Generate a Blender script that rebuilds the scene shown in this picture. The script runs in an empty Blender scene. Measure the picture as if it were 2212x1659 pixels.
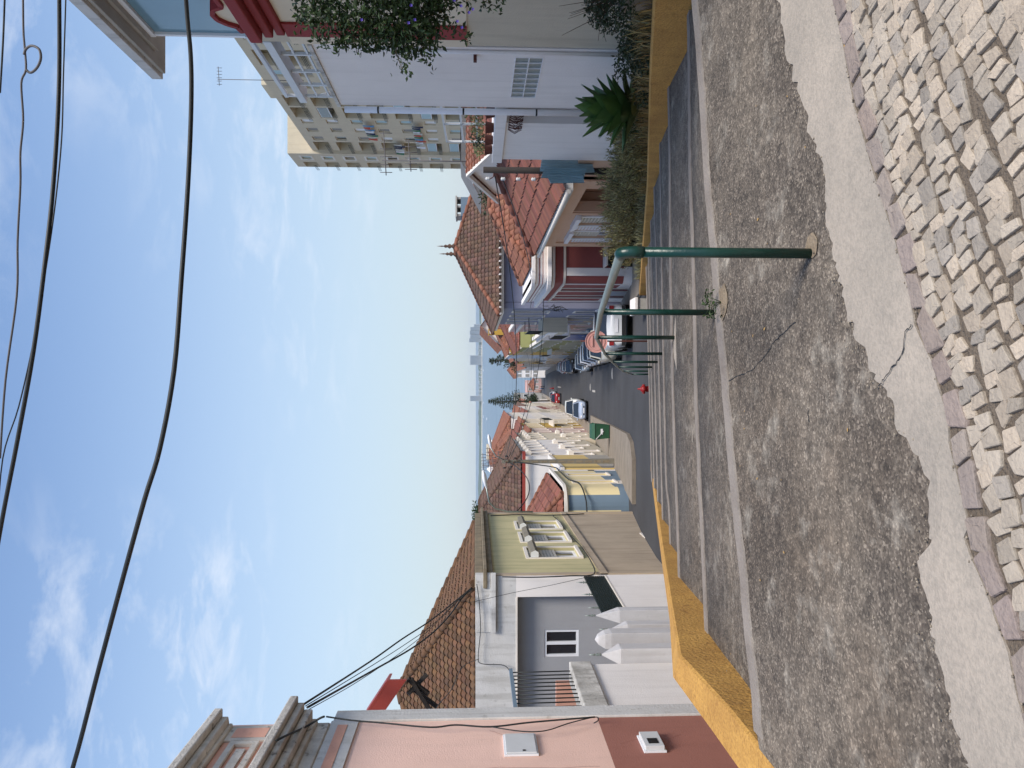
import bpy, bmesh, math, random
from mathutils import Vector, Matrix, noise
R = math.radians
PI = math.pi
# ------------------------------------------------------------------ camera, world, sun
FPX = 1661.0; PITCH = R(2.72)
CP, SP = math.cos(PITCH), math.sin(PITCH)
scn = bpy.context.scene
cam_d = bpy.data.cameras.new("camera"); cam = bpy.data.objects.new("camera", cam_d)
scn.collection.objects.link(cam); scn.camera = cam
cam_d.sensor_fit = 'HORIZONTAL'; cam_d.sensor_width = 36; cam_d.lens = 36 * FPX / 2212
cam_d.clip_start = 0.05; cam_d.clip_end = 90000
_F = Vector((0, CP, -SP)); _U = Vector((0, SP, CP)); _R = Vector((1, 0, 0))
m3 = Matrix((( -_U.x, _R.x, -_F.x), (-_U.y, _R.y, -_F.y), (-_U.z, _R.z, -_F.z)))
cam.matrix_world = m3.to_4x4()          # the phone was held upright: the picture is stored lying on its side

SUN_EL, SUN_ROT = 56, 142
w = bpy.data.worlds.new("World"); scn.world = w; w.use_nodes = True
nt = w.node_tree; nt.nodes.clear()
def N(nt, t, **k):
    n = nt.nodes.new(t)
    for a, b in k.items(): setattr(n, a, b)
    return n
wo = N(nt, 'ShaderNodeOutputWorld'); bg = N(nt, 'ShaderNodeBackground')
sky = N(nt, 'ShaderNodeTexSky'); sky.sky_type = 'NISHITA'; sky.sun_disc = False
sky.sun_elevation = R(SUN_EL); sky.sun_rotation = R(SUN_ROT); sky.altitude = 30
sky.air_density = 1.0; sky.dust_density = 0.5; sky.ozone_density = 2.2
tc = N(nt, 'ShaderNodeTexCoord'); sep = N(nt, 'ShaderNodeSeparateXYZ')
nt.links.new(tc.outputs['Generated'], sep.inputs[0])
def wm(op, a, b=None):
    n = N(nt, 'ShaderNodeMath', operation=op)
    for i, v in enumerate((a, b)):
        if v is None: continue
        if isinstance(v, (int, float)): n.inputs[i].default_value = v
        else: nt.links.new(v, n.inputs[i])
    return n.outputs[0]
zz = wm('ADD', wm('MAXIMUM', sep.outputs[2], 0.0), 0.16)
cx = wm('DIVIDE', sep.outputs[0], zz); cy = wm('DIVIDE', sep.outputs[1], zz)
cmb = N(nt, 'ShaderNodeCombineXYZ'); nt.links.new(wm('ADD', cx, 3.7), cmb.inputs[0]); nt.links.new(wm('MULTIPLY', cy, 1.25), cmb.inputs[1])
n1 = N(nt, 'ShaderNodeTexNoise'); n1.inputs['Scale'].default_value = 4.2; n1.inputs['Detail'].default_value = 9; n1.inputs['Roughness'].default_value = 0.62
n1.inputs['Distortion'].default_value = 0.35
n2 = N(nt, 'ShaderNodeTexNoise'); n2.inputs['Scale'].default_value = 0.75; n2.inputs['Detail'].default_value = 2
nt.links.new(cmb.outputs[0], n1.inputs['Vector']); nt.links.new(cmb.outputs[0], n2.inputs['Vector'])
mr1 = N(nt, 'ShaderNodeMapRange'); mr1.inputs[1].default_value = 0.49; mr1.inputs[2].default_value = 0.68; nt.links.new(n1.outputs[0], mr1.inputs[0])
mr2 = N(nt, 'ShaderNodeMapRange'); mr2.inputs[1].default_value = 0.43; mr2.inputs[2].default_value = 0.58; nt.links.new(n2.outputs[0], mr2.inputs[0])
hz = N(nt, 'ShaderNodeMapRange'); hz.inputs[1].default_value = 0.10; hz.inputs[2].default_value = 0.20; nt.links.new(sep.outputs[2], hz.inputs[0])
cf = wm('MULTIPLY', wm('MULTIPLY', mr1.outputs[0], mr2.outputs[0]), wm('MULTIPLY', hz.outputs[0], 0.48))
mix = N(nt, 'ShaderNodeMixRGB'); mix.inputs[2].default_value = (4.0, 4.25, 4.7, 1)
hr = N(nt, 'ShaderNodeMapRange'); hr.inputs[1].default_value = 0.0; hr.inputs[2].default_value = 0.58; hr.inputs[3].default_value = 0.88; hr.inputs[4].default_value = 0.0; hr.interpolation_type = 'SMOOTHSTEP'
nt.links.new(sep.outputs[2], hr.inputs[0])
hmx = N(nt, 'ShaderNodeMixRGB'); hmx.inputs[2].default_value = (2.5, 2.95, 3.3, 1)
nt.links.new(hr.outputs[0], hmx.inputs[0]); nt.links.new(sky.outputs[0], hmx.inputs[1])
nt.links.new(cf, mix.inputs[0]); nt.links.new(hmx.outputs[0], mix.inputs[1])
hs = N(nt, 'ShaderNodeHueSaturation'); hs.inputs['Saturation'].default_value = 1.0; hs.inputs['Value'].default_value = 1.0
nt.links.new(mix.outputs[0], hs.inputs['Color'])
nt.links.new(hs.outputs[0], bg.inputs[0]); bg.inputs[1].default_value = 0.115
nt.links.new(bg.outputs[0], wo.inputs[0])

sd = bpy.data.lights.new("sun", 'SUN'); sd.energy = 2.0; sd.angle = R(18); sd.color = (1.0, 0.93, 0.84)
so = bpy.data.objects.new("sun", sd); scn.collection.objects.link(so)
el, ro = R(SUN_EL), R(SUN_ROT)
sdir = Vector((math.sin(ro) * math.cos(el), math.cos(ro) * math.cos(el), math.sin(el)))
so.rotation_euler = sdir.to_track_quat('Z', 'Y').to_euler()
scn.view_settings.view_transform = 'Standard'; scn.view_settings.look = 'None'
scn.view_settings.exposure = 1.0; scn.view_settings.gamma = 1
scn.cycles.max_bounces = 6
scn.cycles.transparent_max_bounces = 16

# ------------------------------------------------------------------ projection helpers (a photo pixel and a known plane give a place)
def ray(x, y):
    a = (829.5 - y) / FPX; b = (1106 - x) / FPX
    return Vector((a, CP + b * SP, -SP + b * CP))
def PY(x, y, Y): r = ray(x, y); return r * (Y / r.y)
def PX(x, y, X): r = ray(x, y); return r * (X / r.x)
def PZ(x, y, Z): r = ray(x, y); return r * (Z / r.z)
def lerp(a, b, t): return a + (b - a) * t
def interp(tab, v):
    if v <= tab[0][0]: return tab[0][1]
    for (a, x), (b, y) in zip(tab, tab[1:]):
        if v <= b: return lerp(x, y, (v - a) / (b - a))
    return tab[-1][1]
ZST = [(-30, -2.6), (6, -2.6), (11, -3.7), (18, -5.0), (22, -5.2), (25.5, -5.55), (29, -6.0), (45, -8.0), (77, -11.2), (150, -16.3), (300, -26.3), (360, -30), (480, -36.6), (600, -40)]
def zs(Y): return interp(ZST, Y)

# ------------------------------------------------------------------ materials
def s2l(c):
    c = c / 255.0
    return c / 12.92 if c <= 0.04045 else ((c + 0.055) / 1.055) ** 2.4
def rgb(r, g, b, k=1.0): return (s2l(r) * k, s2l(g) * k, s2l(b) * k, 1)
MATS = {}
def mat(name, col, rough=0.85, var=0.12, scale=1.2, bump=0.0, bscale=60, streak=0.0, metal=0.0, spots=0.0, dark=None, tint=False, spec=None, fine=0.0, trans=0.0):
    if name in MATS: return MATS[name]
    m = bpy.data.materials.new(name); m.use_nodes = True; MATS[name] = m
    t = m.node_tree; bs = t.nodes['Principled BSDF']
    bs.inputs['Roughness'].default_value = rough; bs.inputs['Metallic'].default_value = metal
    if spec is not None: bs.inputs['Specular IOR Level'].default_value = spec
    geo = N(t, 'ShaderNodeNewGeometry')
    L = t.links.new
    c = N(t, 'ShaderNodeRGB'); c.outputs[0].default_value = col; cur = c.outputs[0]
    dk = dark or (col[0] * 0.45, col[1] * 0.42, col[2] * 0.40, 1)
    def blend(fac, colr, cur, mode='MIX'):
        mx = N(t, 'ShaderNodeMixRGB', blend_type=mode); L(fac, mx.inputs[0]); L(cur, mx.inputs[1])
        if isinstance(colr, tuple): mx.inputs[2].default_value = colr
        else: L(colr, mx.inputs[2])
        return mx.outputs[0]
    def nz(sc, det, lo, hi, amt, vec=None):
        n = N(t, 'ShaderNodeTexNoise'); n.inputs['Scale'].default_value = sc; n.inputs['Detail'].default_value = det; n.inputs['Roughness'].default_value = 0.6
        L(vec or geo.outputs['Position'], n.inputs['Vector'])
        r = N(t, 'ShaderNodeMapRange'); r.inputs[1].default_value = lo; r.inputs[2].default_value = hi; r.inputs[3].default_value = 0; r.inputs[4].default_value = amt
        L(n.outputs[0], r.inputs[0]); return r.outputs[0]
    if var: cur = blend(nz(scale, 5, 0.35, 0.72, var), (dk[0], dk[1], dk[2], 1), cur)
    if fine: cur = blend(nz(scale * 26, 3, 0.42, 0.62, fine), (dk[0], dk[1], dk[2], 1), cur)
    if streak:
        mp = N(t, 'ShaderNodeMapping'); mp.inputs['Scale'].default_value = (3.2, 3.2, 0.28); L(geo.outputs['Position'], mp.inputs[0])
        cur = blend(nz(1.6, 6, 0.50, 0.80, streak, mp.outputs[0]), (dk[0] * 0.9, dk[1] * 0.9, dk[2] * 0.85, 1), cur)
    if spots: cur = blend(nz(7, 4, 0.60, 0.70, spots), (dk[0], dk[1], dk[2], 1), cur)
    if tint:
        at = N(t, 'ShaderNodeAttribute', attribute_name='tint'); cur = blend(N1(t), at.outputs['Color'], cur, 'MULTIPLY')
    L(cur, bs.inputs['Base Color'])
    if trans: 
        bs.inputs['Subsurface Weight'].default_value = 0
    if bump:
        n = N(t, 'ShaderNodeTexNoise'); n.inputs['Scale'].default_value = bscale; n.inputs['Detail'].default_value = 4
        L(geo.outputs['Position'], n.inputs['Vector'])
        b = N(t, 'ShaderNodeBump'); b.inputs['Strength'].default_value = bump; b.inputs['Distance'].default_value = 0.02
        L(n.outputs[0], b.inputs['Height']); L(b.outputs[0], bs.inputs['Normal'])
    return m
def N1(t):
    v = N(t, 'ShaderNodeValue'); v.outputs[0].default_value = 1.0; return v.outputs[0]

def stucco(name, r, g, b, k=0.9, streak=0.22, var=0.14, **kw): return mat(name, rgb(r, g, b, k), 0.92, var, 0.9, 0.25, 45, streak, **kw)
M = {}
M['pink'] = stucco('pink_stucco', 246, 206, 188, 1.0, 0.10, 0.18, spots=0.10)
M['brown'] = stucco('brown_stucco', 168, 112, 97, 0.95, 0.14, 0.2, spots=0.12)
M['peeled'] = mat('peeled_moulding', rgb(205, 198, 188), 0.95, 0.35, 3.0, 0.6, 30, 0.35, spots=0.75, dark=rgb(88, 82, 76))
M['peach'] = mat('peach_panel', rgb(222, 168, 146), 0.95, 0.25, 3.0, 0.3, 40, 0.15, spots=0.3)
M['white'] = stucco('white_stucco', 242, 236, 230, 0.97, 0.20, 0.14)
M['whitedirt'] = mat('weathered_white', rgb(222, 220, 216, 0.9), 0.95, 0.25, 1.6, 0.4, 30, 0.55, spots=0.35, dark=rgb(110, 104, 90))
M['stain'] = mat('stained_cap', rgb(214, 210, 202, 0.95), 0.95, 0.55, 3.2, 0.4, 30, 0.95, spots=0.4, dark=rgb(72, 66, 52))
M['pillar'] = stucco('grubby_white_paint', 214, 212, 212, 0.92, 0.45, 0.3, spots=0.15)
M['grey'] = stucco('grey_stucco', 162, 162, 164, 0.95, 0.14)
M['olive'] = stucco('olive_stucco', 204, 192, 146, 0.97, 0.85, 0.35, dark=rgb(150, 150, 112))
M['beige'] = stucco('beige_plinth', 190, 172, 148, 0.95, 0.5, 0.35)
M['cornice'] = mat('mossy_stone', rgb(146, 132, 108), 0.95, 0.6, 2.0, 0.5, 30, 0.7, spots=0.6, dark=rgb(84, 74, 58))
M['yellow'] = stucco('cream_yellow_stucco', 240, 222, 172, 0.95, 0.12)
M['ochre'] = stucco('ochre_stucco', 230, 200, 130, 0.95, 0.2)
M['bluegrey'] = stucco('blue_grey_stucco', 120, 140, 156, 0.9, 0.15)
M['salmon'] = stucco('salmon_stucco', 216, 176, 146, 1.0, 0.08)
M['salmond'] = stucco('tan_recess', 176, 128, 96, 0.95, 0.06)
M['red'] = stucco('brick_red_stucco', 150, 80, 74, 0.95, 0.10, 0.22)
M['violet'] = stucco('violet_stucco', 134, 137, 158, 0.95, 0.05, 0.06)
M['cream'] = stucco('cream_stucco', 230, 216, 190, 0.95, 0.10)
M['creamd'] = stucco('greenish_cream_stucco', 206, 196, 174, 0.97, 0.3, 0.25, spots=0.08)
M['trim'] = mat('oxblood_paint', rgb(142, 40, 40), 0.75, 0.2, 2.0, 0.2, 40)
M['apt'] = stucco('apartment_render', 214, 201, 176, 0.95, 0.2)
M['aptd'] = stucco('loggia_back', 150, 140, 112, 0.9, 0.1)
M['mustard'] = stucco('mustard_stucco', 200, 164, 74, 0.95, 0.15)
M['oliveg'] = stucco('olive_green_stucco', 160, 160, 108, 0.95, 0.1)
M['rosy'] = stucco('rose_stucco', 206, 172, 164, 0.95, 0.1)
M['paleblue'] = stucco('pale_blue_stucco', 188, 200, 214, 0.95, 0.1)
M['concrete'] = mat('concrete', rgb(176, 172, 164), 0.95, 0.3, 2.0, 0.4, 50, 0.2, spots=0.2)
M['greyroof'] = mat('grey_fibre_roof', rgb(112, 112, 112), 0.95, 0.4, 2.0, 0.3, 20, 0.3)
M['wallY'] = mat('yellow_wall_paint', rgb(212, 164, 84), 0.9, 0.45, 2.2, 0.6, 34, 0.35, spots=0.55, dark=rgb(140, 96, 46), fine=0.45)
M['black'] = mat('black_rubber', rgb(22, 23, 25), 0.6, 0.1, 4)
M['cable'] = mat('cable_sheath', rgb(30, 34, 34), 0.55, 0.1, 4)
M['greycab'] = mat('grey_cable', rgb(96, 92, 92), 0.7, 0.1, 4)
M['green'] = mat('green_enamel', rgb(8, 54, 45), 0.34, 0.4, 9, 0.12, 40, spots=0.45)
M['galv'] = mat('galvanised_steel', rgb(150, 160, 152), 0.42, 0.25, 6, 0.1, 80, metal=0.55, spots=0.2)
M['gate'] = mat('dark_green_slat', rgb(16, 34, 32), 0.5, 0.1, 4)
M['steel'] = mat('white_steel', rgb(214, 216, 216), 0.5, 0.15, 4)
M['pole'] = mat('pole_concrete', rgb(128, 122, 108), 0.9, 0.35, 4, 0.3, 40, 0.3)
M['darkpole'] = mat('dark_wood_pole', rgb(44, 38, 34), 0.85, 0.2, 6)
M['glass'] = mat('window_glass', rgb(34, 40, 46), 0.08, 0.1, 2, spec=0.8)
M['glassblue'] = mat('veranda_glass', rgb(112, 148, 164), 0.12, 0.3, 0.7, spec=0.8)
M['pvc'] = mat('white_frame', rgb(232, 232, 234), 0.45, 0.05, 3)
M['shutter'] = mat('cream_shutter', rgb(214, 206, 190), 0.6, 0.1, 3)
M['wood'] = mat('dark_brown_wood', rgb(70, 34, 28), 0.6, 0.2, 5)
M['stonesill'] = mat('pale_stone', rgb(226, 218, 206), 0.8, 0.15, 4)
M['curtain'] = mat('pale_curtain', rgb(180, 206, 212), 0.8, 0.2, 3)
M['blind'] = mat('grey_blind', rgb(150, 146, 140), 0.8, 0.15, 3)
M['redmetal'] = mat('red_sheet_metal', rgb(152, 62, 52), 0.5, 0.12, 3)
M['teal'] = mat('teal_corrugated', rgb(158, 186, 194), 0.65, 0.25, 4, spots=0.15)
M['tileO'] = mat('orange_tile', rgb(156, 106, 84, 0.9), 0.9, 0.5, 3.0, 0.3, 40, spots=0.45, fine=0.2, tint=True, dark=rgb(104, 60, 44))
M['tileR'] = mat('red_tile', rgb(138, 88, 74, 0.9), 0.9, 0.35, 3.0, 0.3, 40, tint=True, dark=rgb(96, 60, 50))
M['tileB'] = mat('brown_tile', rgb(114, 88, 74, 0.9), 0.95, 0.5, 3.5, 0.4, 40, spots=0.45, tint=True, dark=rgb(66, 54, 46))
M['tileM'] = mat('mossy_tile', rgb(118, 86, 60, 0.9), 0.95, 0.6, 4.0, 0.5, 40, spots=0.55, tint=True, dark=rgb(70, 58, 46))
M['bark'] = mat('bark', rgb(84, 70, 56), 0.95, 0.3, 8, 0.5, 40)
M['leaf'] = mat('leaf_green', rgb(62, 88, 36, 0.6), 0.6, 0.5, 6, tint=True)
M['leafd'] = mat('leaf_dark', rgb(60, 76, 46, 0.75), 0.6, 0.4, 3, tint=True)
M['agave'] = mat('agave_green', rgb(88, 124, 74, 0.9), 0.5, 0.35, 5, 0.1, 30, tint=True)
M['drygrass'] = mat('dry_grass', rgb(182, 160, 108, 0.9), 0.9, 0.4, 6, tint=True)
M['lav'] = mat('grey_green_leaf', rgb(160, 158, 118, 0.95), 0.85, 0.4, 6, tint=True)
M['soil'] = mat('soil', rgb(104, 88, 70, 0.8), 1.0, 0.4, 4, 0.8, 20)
M['flower'] = mat('violet_petal', rgb(82, 62, 165), 0.6, 0.2, 6)
M['road'] = mat('road_asphalt', rgb(68, 68, 70), 0.9, 0.6, 0.35, 0.4, 50, fine=0.2)
M['pave'] = mat('pavement_stone', rgb(150, 139, 124), 0.95, 0.6, 1.4, 0.6, 14, fine=0.35)
M['hydr'] = mat('red_cast_iron', rgb(140, 16, 16), 0.5, 0.1, 5)
M['bin'] = mat('bin_green', rgb(38, 84, 58), 0.55, 0.1, 5)
M['signback'] = mat('faded_pink_enamel', rgb(212, 158, 148), 0.6, 0.35, 5)
M['sand'] = mat('sand', rgb(226, 214, 190), 0.95, 0.1, 0.01)
M['pine'] = mat('far_pinewood', rgb(88, 106, 92, 0.9), 1.0, 0.5, 0.02)
M['far'] = mat('far_building', rgb(176, 182, 186), 0.95, 0.15, 0.05)
M['fardark'] = mat('far_window_band', rgb(120, 132, 142), 0.8, 0.1, 0.05)
M['rust'] = mat('rusty_iron', rgb(92, 50, 40), 0.85, 0.3, 6)
M['skin'] = mat('skin', rgb(190, 146, 120), 0.7, 0.05, 5)
M['terr'] = mat('terrain_soil', rgb(120, 112, 96, 0.9), 1.0, 0.4, 0.2, 0.4, 8)

def asphalt():
    m = bpy.data.materials.new('exposed_aggregate_asphalt'); m.use_nodes = True; t = m.node_tree; L = t.links.new
    bs = t.nodes['Principled BSDF']; bs.inputs['Roughness'].default_value = 0.92
    geo = N(t, 'ShaderNodeNewGeometry')
    def noise_(sc, det, ro=0.6):
        n = N(t, 'ShaderNodeTexNoise'); n.inputs['Scale'].default_value = sc; n.inputs['Detail'].default_value = det; n.inputs['Roughness'].default_value = ro
        L(geo.outputs['Position'], n.inputs['Vector']); return n.outputs[0]
    def ramp(f, stops):
        r = N(t, 'ShaderNodeValToRGB'); L(f, r.inputs[0]); e = r.color_ramp.elements
        e[0].position, e[0].color = stops[0]; e[1].position, e[1].color = stops[-1]
        for p, c in stops[1:-1]:
            x = e.new(p); x.color = c
        return r.outputs[0]
    base = ramp(noise_(1.1, 8, 0.65), [(0.30, rgb(60, 53, 46)), (0.45, rgb(86, 77, 68)), (0.56, rgb(107, 97, 85)), (0.70, rgb(142, 129, 113))])
    vor = N(t, 'ShaderNodeTexVoronoi'); vor.inputs['Scale'].default_value = 95; L(geo.outputs['Position'], vor.inputs['Vector'])
    hs = N(t, 'ShaderNodeSeparateColor'); L(vor.outputs['Color'], hs.inputs[0])
    peb = ramp(hs.outputs[0], [(0.0, rgb(38, 33, 28)), (0.3, rgb(86, 78, 68)), (0.8, rgb(138, 127, 112)), (1.0, rgb(205, 190, 170))])
    mx = N(t, 'ShaderNodeMixRGB'); mx.inputs[0].default_value = 0.34; L(base, mx.inputs[1]); L(peb, mx.inputs[2])
    st = N(t, 'ShaderNodeMapRange'); st.inputs[1].default_value = 0.50; st.inputs[2].default_value = 0.68; st.inputs[4].default_value = 0.85; L(noise_(0.8, 6), st.inputs[0])
    mx2 = N(t, 'ShaderNodeMixRGB', blend_type='MULTIPLY'); L(st.outputs[0], mx2.inputs[0]); L(mx.outputs[0], mx2.inputs[1]); mx2.inputs[2].default_value = (0.62, 0.57, 0.53, 1)
    n3 = N(t, 'ShaderNodeMapRange'); n3.inputs[1].default_value = 0.54; n3.inputs[2].default_value = 0.70; n3.inputs[4].default_value = 0.6; L(noise_(3.4, 7, 0.7), n3.inputs[0])
    mx3 = N(t, 'ShaderNodeMixRGB'); L(n3.outputs[0], mx3.inputs[0]); L(mx2.outputs[0], mx3.inputs[1]); mx3.inputs[2].default_value = rgb(172, 164, 150)
    gl = N(t, 'ShaderNodeMapRange'); gl.inputs[1].default_value = 0.36; gl.inputs[2].default_value = 0.62; gl.inputs[3].default_value = 0.62; gl.inputs[4].default_value = 1.30; L(noise_(13, 7, 0.72), gl.inputs[0])
    mx4 = N(t, 'ShaderNodeVectorMath', operation='SCALE'); L(mx3.outputs[0], mx4.inputs[0]); L(gl.outputs[0], mx4.inputs[3])
    L(mx4.outputs[0], bs.inputs['Base Color'])
    b = N(t, 'ShaderNodeBump'); b.inputs['Strength'].default_value = 0.4; b.inputs['Distance'].default_value = 0.010
    ad = N(t, 'ShaderNodeMath', operation='ADD'); L(noise_(60, 5, 0.7), ad.inputs[0]); L(vor.outputs['Distance'], ad.inputs[1])
    L(ad.outputs[0], b.inputs['Height']); L(b.outputs[0], bs.inputs['Normal'])
    return m
M['asph'] = asphalt()
M['dirtc'] = mat('dirty_cement', rgb(150, 134, 112), 0.95, 0.6, 9, 0.8, 50, spots=0.5, fine=0.4)
M['strip'] = mat('pale_cement', rgb(176, 164, 149), 0.95, 0.4, 1.9, 0.3, 90, spots=0.25, fine=0.3, dark=rgb(120, 116, 108))
M['nose'] = mat('nosing_cement', rgb(146, 137, 128), 0.95, 0.5, 4, 0.6, 60, spots=0.25)
M['joint'] = mat('sandy_joint', rgb(118, 106, 92), 1.0, 0.4, 9, 1.0, 60, fine=0.5)
M['sett'] = mat('limestone_sett', rgb(186, 174, 157), 0.85, 0.25, 9, 0.45, 60, tint=True, spots=0.12)
M['kerb'] = mat('worn_kerb_stone', rgb(152, 140, 130), 0.85, 0.3, 6, 0.8, 30, tint=True, spots=0.2)
def sea_mat():
    m = bpy.data.materials.new('sea_water'); m.use_nodes = True; t = m.node_tree; L = t.links.new
    bs = t.nodes['Principled BSDF']; bs.inputs['Roughness'].default_value = 0.35
    geo = N(t, 'ShaderNodeNewGeometry'); mp = N(t, 'ShaderNodeMapping'); mp.inputs['Scale'].default_value = (0.004, 0.03, 1); L(geo.outputs['Position'], mp.inputs[0])
    n = N(t, 'ShaderNodeTexNoise'); n.inputs['Scale'].default_value = 1; n.inputs['Detail'].default_value = 6; L(mp.outputs[0], n.inputs['Vector'])
    r = N(t, 'ShaderNodeValToRGB'); L(n.outputs[0], r.inputs[0]); e = r.color_ramp.elements
    e[0].position = 0.35; e[0].color = rgb(84, 104, 118); e[1].position = 0.7; e[1].color = rgb(116, 134, 146)
    L(r.outputs[0], bs.inputs['Base Color'])
    n2 = N(t, 'ShaderNodeTexNoise'); n2.inputs['Scale'].default_value = 0.4; n2.inputs['Detail'].default_value = 3; L(geo.outputs['Position'], n2.inputs['Vector'])
    b = N(t, 'ShaderNodeBump'); b.inputs['Strength'].default_value = 0.8; b.inputs['Distance'].default_value = 0.6; L(n2.outputs[0], b.inputs['Height']); L(b.outputs[0], bs.inputs['Normal'])
    return m
M['sea'] = sea_mat()

# ------------------------------------------------------------------ mesh helpers
class MB:
    def __init__(s): s.v = []; s.f = []; s.mi = []; s.mats = []; s.tint = []; s.t = 1.0; s.smooth = []
    def m(s, name):
        mm = M[name] if isinstance(name, str) else name
        if mm not in s.mats: s.mats.append(mm)
        return s.mats.index(mm)
    def face(s, pts, mat, smooth=False):
        i = len(s.v); s.v += [tuple(p) for p in pts]; s.f.append(tuple(range(i, i + len(pts)))); s.mi.append(s.m(mat)); s.tint.append(s.t); s.smooth.append(smooth)
    def grid(s, rows, mat, smooth=True, close=False):
        i0 = len(s.v); n = len(rows[0])
        for r in rows: s.v += [tuple(p) for p in r]
        mi = s.m(mat)
        for a in range(len(rows) - 1):
            for b in range(n if close else n - 1):
                c = (b + 1) % n
                s.f.append((i0 + a * n + b, i0 + a * n + c, i0 + (a + 1) * n + c, i0 + (a + 1) * n + b)); s.mi.append(mi); s.tint.append(s.t); s.smooth.append(smooth)
    def hexa(s, p, mat):      # p: 8 corners, bottom 0-3 ccw, top 4-7
        i = len(s.v); s.v += [tuple(q) for q in p]; mi = s.m(mat)
        for f in ((3, 2, 1, 0), (4, 5, 6, 7), (0, 1, 5, 4), (1, 2, 6, 5), (2, 3, 7, 6), (3, 0, 4, 7)):
            s.f.append(tuple(i + k for k in f)); s.mi.append(mi); s.tint.append(s.t); s.smooth.append(False)
    def box(s, x0, x1, y0, y1, z0, z1, mat):
        s.hexa([(x0, y0, z0), (x1, y0, z0), (x1, y1, z0), (x0, y1, z0), (x0, y0, z1), (x1, y0, z1), (x1, y1, z1), (x0, y1, z1)], mat)
    def bar(s, a, b, w, h, mat, up=(0, 0, 1)):
        a = Vector(a); b = Vector(b); d = (b - a).normalized(); u = Vector(up)
        if abs(d.dot(u)) > 0.95: u = Vector((0, 1, 0))
        sd = d.cross(u).normalized(); u = sd.cross(d).normalized()
        q = lambda p, i, j: p + sd * (i * w / 2) + u * (j * h / 2)
        s.hexa([q(a, -1, -1), q(a, 1, -1), q(b, 1, -1), q(b, -1, -1), q(a, -1, 1), q(a, 1, 1), q(b, 1, 1), q(b, -1, 1)], mat)
    def prism(s, poly, z0, z1, mat):
        n = len(poly)
        zt = z1 if callable(z1) else (lambda x, y: z1); zb = z0 if callable(z0) else (lambda x, y: z0)
        s.face([(x, y, zt(x, y)) for x, y in poly], mat); s.face([(x, y, zb(x, y)) for x, y in reversed(poly)], mat)
        for k in range(n):
            (ax, ay), (bx, by) = poly[k], poly[(k + 1) % n]
            s.face([(ax, ay, zb(ax, ay)), (bx, by, zb(bx, by)), (bx, by, zt(bx, by)), (ax, ay, zt(ax, ay))], mat)
    def tube(s, pts, r, mat, n=8, caps=True):
        pts = [Vector(p) for p in pts]; rows = []
        rr = r if isinstance(r, (list, tuple)) else [r] * len(pts)
        pv = None
        for i, p in enumerate(pts):
            d = (pts[min(i + 1, len(pts) - 1)] - pts[max(i - 1, 0)]).normalized()
            if pv is None:
                u = Vector((0, 0, 1)) if abs(d.z) < 0.9 else Vector((1, 0, 0)); a = d.cross(u).normalized()
            else:
                a = (pv - d * pv.dot(d)).normalized()
            pv = a; b = d.cross(a)
            rows.append([p + (a * math.cos(2 * PI * k / n) + b * math.sin(2 * PI * k / n)) * rr[i] for k in range(n)])
        s.grid(rows, mat, True, True)
        if caps: s.face(rows[0][::-1], mat); s.face(rows[-1], mat)
    def lathe(s, prof, mat, c=(0, 0, 0), n=12, smooth=True):
        rows = [[(c[0] + r * math.cos(2 * PI * k / n), c[1] + r * math.sin(2 * PI * k / n), c[2] + z) for k in range(n)] for r, z in prof]
        s.grid(rows, mat, smooth, True)
        s.face(rows[0][::-1], mat); s.face(rows[-1], mat)
    def sphere(s, c, rx, ry, rz, mat, n=8, m=6):
        rows = []
        for i in range(m + 1):
            t = PI * i / m
            rows.append([(c[0] + rx * math.sin(t) * math.cos(2 * PI * k / n), c[1] + ry * math.sin(t) * math.sin(2 * PI * k / n), c[2] - rz * math.cos(t)) for k in range(n)])
        s.grid(rows, mat, True, True)
    def build(s, name, parent=None, bevel=0, label=None, kind=None, cat=None, group=None):
        me = bpy.data.meshes.new(name); me.from_pydata(s.v, [], s.f)
        for mm in s.mats: me.materials.append(mm)
        me.polygons.foreach_set('material_index', s.mi); me.polygons.foreach_set('use_smooth', s.smooth)
        if any(abs(t - 1) > 1e-6 if not isinstance(t, tuple) else True for t in s.tint):
            ca = me.color_attributes.new('tint', 'FLOAT_COLOR', 'CORNER'); buf = []
            for p, t in zip(s.f, s.tint):
                c = (t, t, t, 1) if not isinstance(t, tuple) else (t[0], t[1], t[2], 1)
                buf += list(c) * len(p)
            ca.data.foreach_set('color', buf)
        else:
            if any('tint' == n.attribute_name for mm in s.mats for n in mm.node_tree.nodes if n.type == 'ATTRIBUTE'):
                ca = me.color_attributes.new('tint', 'FLOAT_COLOR', 'CORNER'); ca.data.foreach_set('color', [1.0] * (4 * sum(len(p) for p in s.f)))
        bm = bmesh.new(); bm.from_mesh(me); bmesh.ops.remove_doubles(bm, verts=bm.verts, dist=1e-5)
        bm.to_mesh(me); bm.free()
        me.update()
        o = bpy.data.objects.new(name, me); scn.collection.objects.link(o)
        if parent: o.parent = parent; o.matrix_parent_inverse = parent.matrix_world.inverted()
        if bevel:
            b = o.modifiers.new('bevel', 'BEVEL'); b.width = bevel; b.segments = 2; b.limit_method = 'ANGLE'
        for k, vv in (('label', label), ('kind', kind), ('category', cat), ('group', group)):
            if vv: o[k] = vv
        return o
def root(name, loc, label, cat, group=None):
    o = bpy.data.objects.new(name, None); scn.collection.objects.link(o); o.location = loc; o.empty_display_size = 0.2
    o['label'] = label; o['category'] = cat
    if group: o['group'] = group
    bpy.context.view_layer.update()
    return o
def copy_tree(o, parent=None):
    c = o.copy(); scn.collection.objects.link(c)
    if parent: c.parent = parent
    for ch in list(o.children):
        copy_tree(ch, c)
    return c

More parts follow.
